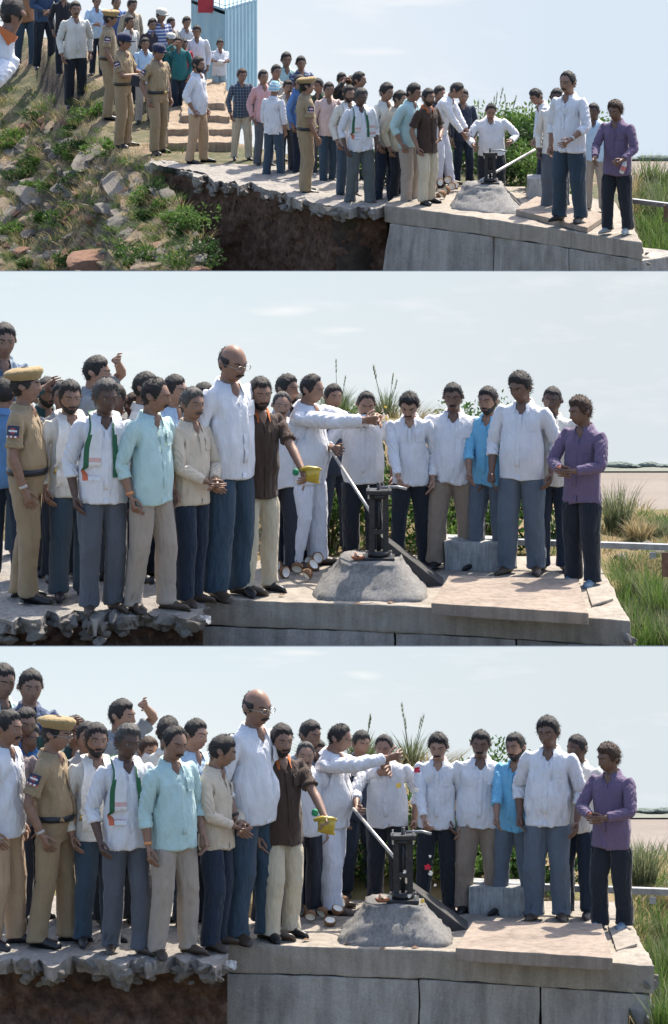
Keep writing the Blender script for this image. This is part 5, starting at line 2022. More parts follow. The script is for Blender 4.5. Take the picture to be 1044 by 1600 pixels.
# ---- stones of the slope: the large ones where the photo has them, then smaller ones between
big = [(146, 236, 56, 30, 0, 'pale grey boulder under the officers'), (134, 252, 44, 22, 0, 'flat grey stone below the pale boulder'), (124, 270, 52, 18, 2, 'long dark slab stone'), (192, 282, 46, 46, 0, 'upright grey rubble block'),
       (222, 282, 46, 30, 1, 'square tan slab tilted by the pit'), (62, 298, 86, 26, 0, 'long pale grey slab'), (38, 316, 60, 22, 0, 'flat pale slab at the left'), (10, 322, 34, 22, 1, 'tan stone at the left edge'),
       (56, 332, 52, 20, 1, 'low tan slab at the left'), (8, 342, 44, 24, 0, 'grey slab at the left edge'), (160, 302, 46, 20, 1, 'tan flat stone mid slope'), (178, 318, 62, 24, 2, 'dark cracked slab mid slope'), (158, 396, 84, 32, 3, 'large reddish brown slab low on the slope'),
       (240, 386, 58, 24, 3, 'reddish slab beside the leafy plants'), (222, 362, 54, 24, 1, 'tan slab under the pit rim'), (300, 334, 44, 20, 1, 'tan stone in the pit mouth'), (205, 300, 40, 18, 2, 'dark stone under the tilted slab'), (92, 408, 50, 18, 3, 'reddish stone at the lower left'),
       (236, 412, 52, 20, 1, 'tan slab at the bottom edge'), (140, 420, 60, 16, 1, 'tan slab cut by the bottom edge'), (240, 258, 30, 16, 2, 'dark rubble under the third officer'), (112, 222, 36, 16, 2, 'dark stone among weeds'), (85, 268, 40, 18, 0, 'grey stone among weeds'),
       (20, 262, 34, 16, 0, 'grey stone by the left weeds'), (262, 300, 28, 22, 2, 'dark rubble at the pit'), (100, 288, 40, 16, 2, 'dark stone above the long slab'), (268, 342, 36, 16, 3, 'reddish stone by the pit'), (186, 345, 40, 18, 2, 'dark stone mid slope')]
rs = random.Random(12)
for i, (u, v, w, hh, mi, lb) in enumerate(big):
    p = on_top(u, v + hh * .35)
    wm = w / 138 * .66
    o = put('rock', ROCKS[(i * 4 + mi) % 12], loc=p, label=lb + ', top photo', cat='rock', group='stones on the slope')
    o.scale = (wm, hh / 138 / .42 * .78, rs.uniform(.07, .11))
    o.rotation_euler = (rs.uniform(.18, .42), rs.uniform(-.16, .16), rs.uniform(-.35, .35))
for i in range(380):
    u, v = rs.uniform(-10, 340), rs.uniform(190, 428)
    if v < np.interp(u, EU, [e[1] for e in EDGE]) + 12 or (u > 250 and v < 330):
        continue
    p = on_top(u, v)
    wm = rs.uniform(.03, .15)
    o = put('rock', ROCKS[rs.randrange(12)], loc=p, label='small broken stone among the weeds of the rocky slope, top photo', cat='rock', group='small slope stones')
    o.location.z += wm * .15
    o.scale = (wm, wm * rs.uniform(.9, 1.5), wm * rs.uniform(.3, .6))
    o.rotation_euler = (rs.uniform(.0, .5), rs.uniform(-.3, .3), rs.uniform(-.8, .8))
# ---- weeds
weeds = [(100, 358, .20, .22), (215, 330, .16, .2), (240, 312, .14, .15), (290, 372, .26, .28), (330, 385, .26, .25), (352, 400, .26, .3), (316, 405, .3, .22), (270, 352, .18, .15), (225, 420, .2, .2), (60, 250, .2, .15), (30, 285, .22, .12), (80, 300, .2, .14),
         (120, 205, .22, .12), (150, 185, .2, .1), (60, 190, .22, .1), (20, 220, .25, .12), (100, 250, .16, .14), (340, 350, .16, .14), (115, 300, .15, .15), (10, 370, .2, .15), (70, 350, .2, .14), (256, 330, .14, .14), (290, 300, .10, .12), (385, 415, .16, .2), (200, 405, .16, .14), (365, 370, .14, .14)]
def beside(u, v):
    b_ = min(big, key=lambda q: (q[0] - u) ** 2 + 2 * (q[1] - v) ** 2)
    dx, dy = u - b_[0], v - b_[1]
    w_ = ('right of' if dx > 0 else 'left of') if abs(dx) > 1.2 * abs(dy) else ('below' if dy > 0 else 'above')
    return '%s the %s' % (w_, b_[5])
seen = set()
rw = random.Random(88)
for _ in range(26):
    u_, v_ = rw.uniform(0, 300), rw.uniform(150, 424)
    if v_ > np.interp(u_, EU, [e[1] for e in EDGE]) + 14:
        weeds.append((u_, v_, rw.uniform(.10, .22), rw.uniform(.08, .16)))
for i, (u, v, sx, sz) in enumerate(weeds):
    lbl = 'leafy green weed ' + beside(u, v)
    for wd_ in ('smaller ', 'sparse ', 'low spreading ', 'pale ', 'lone '):
        if lbl in seen:
            lbl = wd_ + 'leafy green weed ' + beside(u, v)
    seen.add(lbl)
    p = on_top(u, v)
    leafy('weed', (sx, sx * .8, sz * .7), int(300 + 1100 * sx), .042, [LEAF, LEAF2, LEAF3, LEAF2][i % 4], 500 + i, label=lbl + ', top photo', cat='weed', group='weeds on the rocky slope', loc=p, stems=3)
for (nm, mat, n, hh, col) in (('dry_grass', STRAW, 56, .12, 0), ('green_grass', GRASS, 60, .12, 1)):
    V, Fc = [], []
    rr = np.random.RandomState(31 + col)
    for j in range(330):
        u, v = rr.uniform(-10, 330), rr.uniform(125, 430)
        if v < np.interp(u, EU, [e[1] for e in EDGE]) + 2:
            if rr.rand() < .8:
                continue
        p = on_top(u, v)
        v2, f2 = blades((.16, .16), n, hh * rr.uniform(.5, 1.3), j, width=.0035, segs=3, lean=.6)
        m_ = len(V)
        V += [q + np.array(p) for q in v2]; Fc += [tuple(a_ + m_ for a_ in f) for f in f2]
    put(nm, mesh_np(nm, V, Fc), mat, kind='stuff', label='%s over the rocky slope, top photo' % nm.replace('_', ' '), cat='grass')
# thin stalks in the pit
for i, (u, v) in enumerate(((470, 395), (505, 402), (520, 380), (485, 420))):
    p = on_top(u, v)
    tuft('dry_stalk', p + Vector((0, -.05, 0)), (.05, .03), 14, .35, STRAW, 700 + i, 'thin dry stalks growing in the dark pit, top photo', group='dry stalks in the pit', lean=.5)
# bushes behind the gear and on the mound
bs = [(700, 250, .35, .35, LEAF3), (735, 265, .4, .3, LEAF), (800, 262, .45, .30, LEAF), (820, 285, .35, .28, LEAF2), (845, 262, .35, .3, LEAF3), (780, 285, .35, .25, LEAF3), (680, 272, .3, .3, LEAF), (850, 300, .3, .2, LEAF2), (650, 285, .3, .25, LEAF3), (595, 290, .3, .25, LEAF), (520, 265, .3, .25, LEAF2)]
for i, (u, v, sx, sz, m_) in enumerate(bs):
    p = on_z(u, v + 18, Z1); p.y += .8
    p.z = tz(p.x, p.y)
    leafy('bush', (sx, sx * .7, sz), 700, .07, m_, 800 + i, label='dense green bush ' + ['left of the gear behind the white trousers', 'behind the white-sleeved handle man', 'right of the gear under the rod', 'right of the wing wall', 'behind the bending man', 'just behind the gear', 'behind the brown shirt', 'by the stained block', 'behind the mint shirt', 'behind the scarf', 'behind the pale pink shirt'][i] + ', top photo', cat='bush', group='bushes behind the gear, top photo', loc=p)
for i, (u, vt, s_, lb) in enumerate(((822, 204, .75, 'tall bright green bush on the brown mound'), (852, 212, .5, 'bush right of the mound behind the bending man'))):
    y = 165.3
    x = on_y(u, 200, y).x
    p = Vector((x, y, tz(x, y)))
    h = on_y(u, vt, y).z - p.z
    leafy('bush', (s_ * .8, .4, max(.16, h * .30)), 2200, .055, [LEAF2, LEAF][i], 820 + i, label=lb + ', top photo', cat='bush', loc=p)
for i, (u, vt, n) in enumerate(((768, 150, 110), (795, 165, 90), (745, 172, 90))):
    y = 165.5
    x = on_y(u, 200, y).x
    p = Vector((x, y, tz(x, y)))
    tuft('grass_tuft', p, (.08, .08), n, max(.3, on_y(u, vt, y).z - p.z) * .8, GREYG, 840 + i, ['wispy tall grass plume on the mound above the balding man', 'wispy grass right of the plume on the mound', 'wispy grass left of the plume on the mound'][i] + ', top photo', plumes=4, spread=2.5)
# right bank grass
gi = 0
for row in range(8):
    for c in range(4):
        u = 985 + c * 20 + rs.uniform(-8, 8) + max(0, row - 4) * 7
        v = 300 + row * 17 + rs.uniform(-5, 5)
        p = on_z(u, v, Z1 - .6 - .05 * row * 0)
        gi += 1
        tuft('long_grass', p, (.12, .10), 120, rs.uniform(.3, .55), [GRASS, STRAW, GRASS, GREYG][gi % 4] if row < 4 else GRASS, 900 + gi, 'clump of long grass on the bank right of the purple shirted man, top photo', group='long grass on the right bank, top photo', lean=.5, width=.006)
# ------------------------------------------------------------------ people
KHAKI = (.30, .225, .135); KTR = (.29, .215, .13)
NAVY = (.016, .026, .046); BLACK = (.013, .017, .025); JEANS = (.034, .06, .09); GREYT = (.085, .095, .115); BEIGE = (.33, .28, .235); CREAM = (.50, .44, .33); MINT = (.42, .58, .58)
OFFW = (.62, .60, .55); CREAMS = (.55, .47, .37); LBLUE = (.42, .55, .68); BLUE_ = (.16, .42, .62); PURPLE = (.13, .095, .165); TAN = (.42, .29, .18); PINK = (.56, .33, .34); GREYJ = (.10, .125, .16); DSTEEL = (.04, .065, .095)
SAND = (.05, .035, .025)

def cast23(k):
    fr = FRAME[k]; B = BASE[k]
    n = lambda a, b: a if k == 2 else b
    def P(u, v, top, yaw, lb, **kw):
        return person(B, u, v, top, yaw, label=lb + ', %s photo' % fr, **kw)
    # far row and people behind ------------------------------------------------
    if k == 2:
        P(2, 868, 504, 15, 'man in checked blue shirt with folded arms standing high at the left edge', shirt=(.06, .10, .16), pattern='plaid', col2=(.25, .3, .36), L='cross', R='cross', pants=DSTEEL)
        P(10, 905, 590, 160, 'dark-haired person in blue seen from behind left of the officer', shirt=(.10, .22, .42), pants=NAVY)
        P(72, 895, 588, 30, 'man in dark teal shirt shading his eyes behind the officer', shirt=(.02, .06, .06), pants=GREYT, R='brow', L='down', beard=True)
        P(98, 905, 596, 10, 'man in grey shirt half hidden behind the bearded man', shirt=(.34, .33, .32), pants=BLACK)
        P(148, 890, 556, 80, 'tall dark-haired man raising his hand to his brow behind the grey-haired man', shirt=(.25, .28, .3), pants=NAVY, L='brow', hy=0, sleeve='half', skin_i=0)
        P(186, 905, 600, -20, 'dark man peeping out behind the green scarf', shirt=(.2, .2, .2), skin_i=2)
        P(207, 900, 612, 60, 'small brown-haired person between green scarf and mint shirt', shirt=(.3, .25, .22), hair_i=2)
        P(226, 905, 582, 70, 'man in white shirt standing behind the mint shirt', shirt=OFFW, pants=NAVY)
        P(270, 905, 586, 60, 'man in pale blue shirt between mint and cream shirts', shirt=LBLUE, pants=NAVY, skin_i=0)
        P(318, 900, 598, 60, 'man with blue shirt behind the cream shirt', shirt=BLUE_, pants=DSTEEL)
        P(447, 880, 584, 60, 'dark-haired man behind the brown shirt', shirt=(.3, .32, .35), pants=NAVY)
        P(438, 890, 612, 10, 'man with grey moustache in white between brown shirt and white-clad man', must=True, skin_i=0, hair='receding', hair_i=3)
        P(464, 880, 616, -160, 'dark-haired head behind the shoulder of the white-clad man', shirt=(.25, .2, .18), pants=NAVY, skin_i=0)
        P(472, 850, 598, 40, 'distant person in yellow above the white-clad man', shirt=(.5, .36, .06), mask_ht=.95)
    else:
        P(4, 1400, 1036, 30, 'man in pale mint shirt with folded arms standing high at the left edge', shirt=MINT, L='cross', R='cross', pants=DSTEEL)
        P(44, 1405, 1045, 10, 'man in navy shirt with folded arms standing high behind the crowd', shirt=(.04, .06, .12), pattern='hstripe', col2=(.10, .13, .2), L='cross', R='cross', pants=DSTEEL)
        P(8, 1478, 1108, 60, 'man in white shirt and tan trousers cut by the left edge', pants=TAN, lod=2, belly=.3, girth=1.0, must=True)
        P(20, 1440, 1128, 10, 'dark man glimpsed behind the white shirt at the left edge', shirt=(.25, .2, .2))
        P(40, 1432, 1103, 20, 'man in bright blue shirt behind the smiling man', shirt=(.06, .20, .48), pants=NAVY)
        P(47, 1432, 1130, 25, 'smiling man in pale blue shirt beside the officer', shirt=LBLUE, pants=NAVY, hair='thick', hair_i=3)
        P(118, 1435, 1118, 10, 'man in dark teal shirt shading his eyes behind the officer', shirt=(.02, .06, .06), pants=GREYT, R='brow')
        P(136, 1445, 1128, 10, 'man in grey shirt half hidden behind the bearded man', shirt=(.34, .33, .32), pants=BLACK)
        P(188, 1430, 1093, 70, 'tall dark-haired man raising his hand to his brow behind the grey-haired man', shirt=(.25, .28, .3), pants=NAVY, L='brow', sleeve='half', skin_i=0)
        P(228, 1440, 1150, 40, 'small dark head between green scarf and mint shirt', shirt=(.3, .25, .22), hair_i=2, skin_i=0)
        P(262, 1445, 1120, 165, 'man in off-white shirt seen from behind, back of the mint shirt', shirt=OFFW, pants=NAVY)
        P(304, 1445, 1123, 50, 'man in pale blue shirt between mint and cream shirts', shirt=LBLUE, pants=NAVY, skin_i=0)
        P(358, 1440, 1148, 60, 'man with blue shirt behind the cream shirt', shirt=BLUE_, pants=DSTEEL)
        P(424, 1445, 1146, 20, 'dark head just right of the tall bald man', shirt=(.3, .3, .3), skin_i=2)
        P(483, 1420, 1124, 50, 'dark-haired man behind the brown shirt', shirt=(.3, .32, .35), pants=NAVY)
        P(476, 1430, 1158, 10, 'man with grey moustache in white between brown shirt and white-clad man', must=True, skin_i=0, hair='receding', hair_i=3)
        P(492, 1420, 1156, 40, 'young face behind the man with grey moustache', shirt=OFFW, skin_i=0)
        P(511, 1390, 1138, 40, 'distant person in yellow above the white-clad man', shirt=(.5, .36, .06), mask_ht=.9)
    du, dv = SHIFT[k]
    # front row ------------------------------------------------------------------
    P(n(40, 84), n(938, 1475), n(577, 1119), n(78, 70), 'police officer in khaki uniform with mustard beret and black belt', shirt=KHAKI, pants=KTR, sleeve='half', tuck=True, cap=('beret', (.30, .215, .10)), badge=True, belt=(.008, .012, .02), lod=2,
      belly=.45, girth=1.0, glasses=(k == 3), skin_i=1, hy=n(10, 4), hp=n(-4, 6), R='down', wide=1.2, watch=('R', (.45, .43, .4)))
    P(n(112, 152), n(934, 1472), n(592, 1130), 22, 'bearded man with white shawl over off-white shirt', shirt=OFFW, pants=DSTEEL, lod=2, beard=True, shawl=(0, .92, .90, .12), skin_i=1, girth=.97, wide=1.2, hy=-5)
    P(n(160, 198), n(956, 1490), n(591, 1131), n(15, 18), 'grey-haired man with green-edged white scarf over white shirt', hair_i=3, hair='thick', pants=GREYT, lod=2, scarf=(0, 1.02, 1.0, .13), sleeve='roll', skin_i=4, belly=.25, girth=.97, wide=1.2, shoes=SAND, hy=8, hp=4)
    P(n(236, 272), n(955, 1493), n(590, 1131), n(48, 35), 'man in mint green shirt and beige trousers', shirt=MINT, pants=BEIGE, sleeve='roll', lod=2, must=True, hair='receding', belly=.3, girth=.95, wide=1.2, shoes=SAND, hy=n(30, 0), hp=n(6, 10), watch=('R', (.6, .25, .1)))
    P(n(298, 338), n(944, 1480), n(606, 1147), n(50, 60), 'man in cream shirt and navy trousers with clasped hands', shirt=CREAMS, pants=NAVY, lod=2, must=(k == 2), L='front', R='front', wide=1.2, girth=.93, hair_i=n(3, 0), hy=n(-8, 35), hp=n(0, 16), shoes=SAND)
    P(n(358, 396), n(933, 1470), n(536, 1076), n(48, 48), 'tall balding man with spectacles in white shirt and blue trousers', pants=JEANS, sleeve='roll', lod=2, hair='bald', must=True, glasses=True, L='back', belly=.4, girth=1.03, wide=1.3, shoes=SAND, hy=n(-6, -4), hp=n(12, 6), watch=('R', (.02, .02, .02)))
    hb = ('px', n(476, 512), n(740, 1283), .25)
    P(n(404, 441), n(926, 1466), n(588, 1130), n(32, 32), 'man in brown shirt with orange collar holding out a yellow bag', shirt=(.050, .030, .022), pants=CREAM, sleeve='half', collar=(.45, .12, .03), lod=2, beard=True, L=hb, hy=n(-12, -8), hp=4, wide=1.15, girth=.95, hem=.76, gripL=70, aj=(0, .02, 0, 0))
    r1, r2 = (('px', 576, 656, .10), ('px', 578, 659, -.02)) if k == 2 else (('px', 616, 1182, .05), ('px', 596, 1208, -.05))
    P(n(480, 519), n(886, 1423), n(583, 1127), n(72, 72), 'stout man all in white stretching both arms towards the gear', pants=(.62, .64, .72), lod=2, belly=.7, girth=1.24, wide=1.2, hair='receding', L=r2, R=r1, lean=n(5, 8), hp=n(8, 16), hy=n(-5, 0), shoes=SAND, hem=.76, gripL=50, gripR=n(50, 30))
    P(n(522, 562), n(862, 1400), n(600, 1140), 30, 'man in dark navy shirt hidden behind the outstretched white sleeves', shirt=(.02, .03, .055), pants=NAVY, lod=1, wide=1.2)
    P(n(567, 605), n(880, 1416), n(609, 1147), n(0, -5), 'balding man in white shirt holding the steel rod', pants=BLACK, lod=2, hair='receding', must=True, R=('px', n(524, 560), n(702, 1262), .30), sleeve='roll', belly=.35, girth=1.12, wide=1.2, hy=n(8, -8), hp=n(14, 6), gripR=85)
    P(n(642, 682), n(888, 1424), n(606, 1143), 0, 'man in white shirt with one hand on the gear handle', pants=BLACK, lod=2, must=True, hair='thick', R=('px', n(622, 662), n(748, 1283), .22), hp=n(26, 10), hy=-8, wide=1.15, gripR=60, skin_i=0, girth=.96)
    P(n(706, 748), n(886, 1424), n(598, 1140), n(0, 0), 'smiling man in white shirt and brown trousers with arms down', pants=(.24, .19, .15), lod=2, must=True, wide=1.2, skin_i=2, girth=1.16, belly=.2, hy=n(-6, -8), hp=4)
    P(n(764, 804), n(888, 1428), n(604, 1145), n(-22, -25), 'man in sky blue shirt behind the large man in white', shirt=BLUE_, pants=GREYJ, lod=2, beard=True, sleeve='roll', R=('px', n(733, 775), n(738, 1278), .20), L='down', skin_i=1, hy=-6, wide=1.2)
    P(n(815, 856), n(896, 1437), n(578, 1119), n(-14, -10), 'large man in white shirt with rolled sleeves and grey jeans', pants=GREYJ, sleeve='roll', lod=2, belly=.4, girth=1.02, wide=1.3, hair='thick', hy=n(-18, -10), hp=n(14, 4), skin_i=2, shoes=SAND)
    P(n(864, 902), n(892, 1432), n(604, 1147), n(-8, -20), 'dark-skinned man in white shirt standing behind beside the purple shirt', shirt=OFFW, pants=NAVY, lod=2, skin_i=4, L='back', R='back', hair='cropped', hy=n(-5, -25), wide=1.2)
    P(n(910, 955), n(914, 1452), n(619, 1161), n(-32, -28), 'man in purple shirt and black track pants with clasped hands', shirt=PURPLE, pants=BLACK, lod=2, hair='curly', hair_i=2, L='clasp', R='clasp', skin_i=2, girth=1.0, belly=.2, wide=1.35, shoes=(.10, .16, .22), hy=-25, hp=8, hem=.76, watch=('R', (.6, .15, .05)))
    # things they hold ------------------------------------------------------------
    yb = G(k, 482, 876).y
    gy = G(k, 580, 925).y
    a = on_y(n(520, 556), n(708, 1268), G(k, 567, 880).y - .34); b = on_y(n(580, 618), n(802, 1342), gy - .02)
    d = (b - a).normalized()
    rod_between('steel_rod', a - d * .05, b, .013, ROD, label='long steel operating rod slanting down to the gear, %s photo' % fr, cat='rod')
    yb2 = G(k, 412, 926).y - .30
    p = on_y(n(487, 510), n(742, 1290), yb2)
    V, Fc = [], []
    nu_, nv_ = 22, 16
    for j in range(nv_ + 1):
        for i in range(nu_):
            a_ = 2 * math.pi * i / nu_; t_ = j / nv_
            ca, sa = math.cos(a_), math.sin(a_)
            V.append((math.copysign(abs(ca) ** .45, ca) * .068 * (1 - .18 * math.sin(t_ * 3.1)), sa * .035 * math.sin(.25 + t_ * 2.4), -.058 + .116 * t_))
    Fc = grid_faces(nu_, nv_)
    V = np.array(V); V += np.stack([wnoise(V, 24, 6 + q, 3) for q in range(3)], 1) * np.array((.012, .022, .014))
    root = put('yellow_bag', None, loc=p, label='crumpled yellow plastic bag held out by the man in brown, %s photo' % fr, cat='bag')
    put('pouch', mesh_np('pouch', V, Fc), plain('bag_yellow', (.42, .30, .035), .4, .2, 12), root)
    put('rolled_top', MB().tube([(-.09, 0, .04), (-.03, -.02, .058), (.04, 0, .048), (.075, .01, .04)], [.012, .02, .018, .01], 8).mesh('rolled_top', True), MATS['bag_yellow'], root)
    p = on_y(n(462, 492), n(738, 1270), yb2 + .05)
    V, Fc = ell((0, 0, 0), (.03, .02, .028), 12, 8)
    V = np.array(V); V += wnoise(V, 30, 8, 2)[:, None] * .01
    put('green_cloth', mesh_np('green_cloth', V, Fc), plain('cloth_green', (.02, .22, .10), .7), loc=p, label='small green cloth bundle behind the yellow bag, %s photo' % fr, cat='cloth')
    if k == 2:
        hp_ = on_y(592, 655, G(2, 482, 876).y - .10)
        mb = MB()
        rr = np.random.RandomState(5)
        root = put('flower_handful', None, loc=hp_, label='handful of white and red flower petals in the outstretched hands, middle photo', cat='flowers')
        for nm, mt, cnt, off in (('white_petals', PINKW, 60, .02), ('red_petals', RED, 22, -.045), ('yellow_petals', YELL, 18, .03)):
            V, Fc = [], []
            for i in range(cnt):
                c = rr.normal(size=3) * np.array((.028, .025, .03)) + np.array((off, 0, .0))
                a_ = rr.normal(size=3); a_ /= np.linalg.norm(a_); b_ = np.cross(a_, rr.normal(size=3)); b_ /= np.linalg.norm(b_)
                m_ = len(V)
                V += [c - a_ * .018, c + b_ * .012, c + a_ * .018, c - b_ * .012]
                Fc.append((m_, m_ + 1, m_ + 2, m_ + 3))
            put(nm, mesh_np(nm, V, Fc, False), mt, root)
    else:
        yq = G(3, 600, 925).y - .1
        fl = [(652, 1203, .028, RED, 'red flower falling past the white sleeve'), (650, 1234, .022, PINKW, 'white flower falling below the red one'), (623, 1227, .024, YELL, 'yellow petal below the hand'), (668, 1355, .028, RED, 'red flower falling near the gear'),
              (673, 1364, .022, PINKW, 'white flower under the falling red flower'), (672, 1338, .012, PINKW, 'tiny white petal above the red flower'), (680, 1383, .012, PINKW, 'tiny white petal low by the trousers'), (662, 1190, .014, PINKW, 'tiny pale petal near the fingers'), (632, 1362, .016, PINKW, 'white petal on the gear post'),
              (660, 1408, .02, YELL, 'yellow petals on the mound edge'), (640, 1400, .018, PINKW, 'pale petals at the gear foot')]
        for i, (u, v, r_, mt, lb) in enumerate(fl):
            petal_flower('flower', on_y(u, v, yq), r_, mt, i, lb + ', bottom photo', 'petals thrown in the bottom photo')

cast23(2)
cast23(3)

def PT(u, v, top, yaw, lb, **kw):
    g = on_top(u, v)
    if 'onslab' in kw:
        h = kw.pop('onslab')
        return person(TOPZ + h, u, v, top, yaw, label=lb + ', top photo', **kw)
    return person(g.z, u, v, top, yaw, label=lb + ', top photo', **kw)
PT(40, 104, -48, 20, 'man in blue jeans at the upper left edge', shirt=(.3, .15, .08), pants=JEANS)
PT(70, 108, -52, 15, 'man in dark blue shirt and black jeans with clasped hands', shirt=(.04, .07, .13), pants=BLACK, L='front', R='front')
PT(100, 118, -20, 10, 'dark-clad man behind the cream shirted man', shirt=(.02, .02, .025), pants=BLACK)
PT(152, 118, -8, 10, 'man in pale blue shirt holding a paper, navy trousers', shirt=LBLUE, pants=NAVY, R='hold')
PT(183, 130, -6, 20, 'man in blue shirt behind the peaked cap officer', shirt=(.07, .13, .32), pants=NAVY)
PT(205, 140, -3, 30, 'man in sand coloured shirt behind the officers', shirt=(.35, .30, .22), pants=GREYT)
PT(238, 160, 28, 15, 'man in dark shirt in the back row by the cabin', shirt=(.05, .04, .05), pants=NAVY)
PT(252, 158, 13, 30, 'man in blue striped shirt with white cap', shirt=(.08, .13, .3), pattern='hstripe', col2=(.5, .5, .55), cap=('cap', (.5, .48, .42)))
PT(268, 150, 27, 40, 'man in grey behind the striped shirt', shirt=(.3, .28, .27))
PT(203, 165, 24, 40, 'man in white shirt peeping behind the blue capped officer', shirt=OFFW)
PT(292, 150, 25, 20, 'man in grey shirt beside the cabin', shirt=(.45, .47, .5), pants=GREYT)
PT(267, 178, 52, 30, 'man with white cap behind the third officer', shirt=(.02, .12, .14), cap=('cap', (.55, .53, .5)), pants=BEIGE)
PT(281, 182, 57, -10, 'man in teal shirt holding up a phone', shirt=(.02, .13, .14), pants=NAVY, R='phone')
PT(288, 178, 60, 20, 'man in red shirt behind the teal shirt', shirt=(.38, .04, .06), pants=DSTEEL)
PT(309, 170, 39, 0, 'tall man in white shirt in front of the blue cabin', pants=GREYJ)
PT(343, 168, 61, 5, 'man in white shirt and pale blue trousers with folded arms by the cabin', pants=(.33, .44, .5), L='cross', R='cross')
PT(118, 168, 2, 18, 'man in cream shirt and black trousers standing on the slope', shirt=OFFW, pants=BLACK, lod=2, belly=.3, girth=1.02, must=True, wide=1.2)
PT(170, 186, 16, 95, 'officer in khaki with peaked cap, in profile', shirt=KHAKI, pants=KTR, sleeve='half', tuck=True, cap=('peaked', (.34, .24, .11)), badge=True, belt=(.02, .015, .01), wide=1.2, girth=1.05)
PT(226, 192, 58, 15, 'man in pale blue shirt and beige trousers between two officers', shirt=LBLUE, pants=BEIGE, L='front', R='front')
PT(193, 230, 52, 68, 'officer in khaki with navy cap holding a dark folder', shirt=KHAKI, pants=KTR, sleeve='half', tuck=True, cap=('cap', (.02, .025, .06)), badge=True, belt=(.02, .015, .01), lod=2, L='hold', R='hold', belly=.25, wide=1.2)
PT(247, 240, 68, 42, 'officer in khaki with navy cap and both arms down', shirt=KHAKI, pants=KTR, sleeve='half', tuck=True, cap=('cap', (.02, .025, .06)), badge=True, belt=(.01, .014, .02), lod=2, girth=1.0, belly=.2, wide=1.2, R='down')
PT(309, 255, 88, 70, 'bearded man in white shirt and tan trousers with hand in pocket', pants=TAN, sleeve='roll', lod=2, beard=True, belly=.55, girth=1.0, R='pocket', wide=1.2, hy=-6)
PT(378, 250, 106, 12, 'man in dark checked shirt and cream trousers', shirt=(.035, .05, .075), pattern='plaid', col2=(.13, .17, .22), pants=CREAM, lod=2, hair_i=2, wide=1.15, hy=8)
PT(447, 240, 81, 20, 'distant man in mint shirt standing above the crowd', shirt=MINT, L='hold', R='hold', zf=172, pants=GREYT)
PT(470, 240, 87, 15, 'distant man in navy striped shirt with folded arms', shirt=(.05, .07, .14), pattern='hstripe', col2=(.2, .22, .3), L='cross', R='cross', zf=172)
PT(430, 252, 101, 20, 'dark-haired man behind the pink shirt', shirt=(.35, .33, .3))
PT(412, 260, 109, 25, 'man in pink shirt and grey trousers', shirt=PINK, pants=GREYT, wide=1.15)
PT(448, 270, 124, 10, 'man in cream shirt with moustache behind the head cloth', shirt=CREAMS, pants=GREYT, must=True)
PT(466, 270, 116, 60, 'man in blue shirt behind the officer', shirt=(.08, .18, .4), pants=NAVY)
PT(428, 278, 128, 150, 'man with blue striped head cloth seen from behind', pants=DSTEEL, cap=('turban', (.25, .5, .62)), lod=2, L='down', sleeve='roll', wide=1.2)
PT(500, 275, 122, -30, 'man in dark green shirt raising an arm', shirt=(.03, .05, .03), pants=GREYT, R='brow')
PT(513, 285, 128, 20, 'man in pale pink shirt and dark jeans', shirt=(.58, .44, .40), pants=JEANS, wide=1.1)
PT(533, 255, 113, 30, 'distant man in black holding a camera', shirt=(.02, .02, .02), L='phone', R='phone', zf=168)
PT(549, 262, 118, 40, 'distant man in dark shirt behind the photographer', shirt=(.03, .03, .035), zf=168)
PT(560, 285, 112, 80, 'tall dark-haired man behind the shawl', shirt=(.06, .06, .07), pants=NAVY)
PT(478, 302, 121, 108, 'police officer in khaki with mustard beret turned away', shirt=KHAKI, pants=KTR, sleeve='half', tuck=True, cap=('beret', (.30, .215, .10)), badge=True, belt=(.01, .012, .018), lod=2, wide=1.25, girth=1.0, belly=.2)
PT(543, 308, 133, 30, 'bearded man with white shawl and navy trousers', shirt=OFFW, pants=DSTEEL, beard=True, shawl=(0, .92, .9, .12), lod=2, wide=1.15)
PT(640, 300, 141, 60, 'dark-haired man behind cream and mint shirts', shirt=(.3, .4, .42))
PT(602, 314, 129, 50, 'man in off-white shirt with thick dark hair', shirt=OFFW, pants=NAVY, hair='thick', wide=1.15, lod=2)
PT(622, 317, 141, 55, 'man in cream shirt and black trousers', shirt=CREAMS, pants=BLACK, lod=2, wide=1.15, hy=15)
PT(563, 320, 137, 20, 'grey-haired man with green-edged scarf and grey trousers', hair_i=3, hair='thick', pants=(.09, .105, .11), scarf=(0, 1.02, 1.0, .13), sleeve='roll', skin_i=4, lod=2, girth=1.02, belly=.2, wide=1.25, shoes=SAND, hy=10)
PT(685, 300, 134, 40, 'dark-haired head behind the brown shirt', shirt=(.05, .04, .035))
PT(724, 292, 139, 10, 'man in dark navy clothes behind the white-clad men', shirt=(.025, .035, .06), pants=NAVY, lod=2)
PT(696, 292, 150, 75, 'man in white bending over to grasp the handle', pants=(.62, .64, .72), lod=2, onslab=0, lean=32, mask_ht=1.28, L=('px', 742, 228, .05), R=('px', 738, 232, .12), hp=28, belly=.3, girth=1.02, wide=1.25, hair='receding')
PT(641, 318, 129, 52, 'man in mint shirt and beige trousers', shirt=MINT, pants=BEIGE, sleeve='roll', lod=2, belly=.3, girth=1.06, wide=1.25, hy=10, hp=10, onslab=-.05)
PT(668, 318, 138, 45, 'bearded man in brown shirt with orange collar and cream trousers', shirt=(.050, .030, .022), pants=CREAM, sleeve='half', collar=(.45, .12, .03), lod=2, beard=True, wide=1.2, hem=.76, hy=0, L='front', onslab=0)
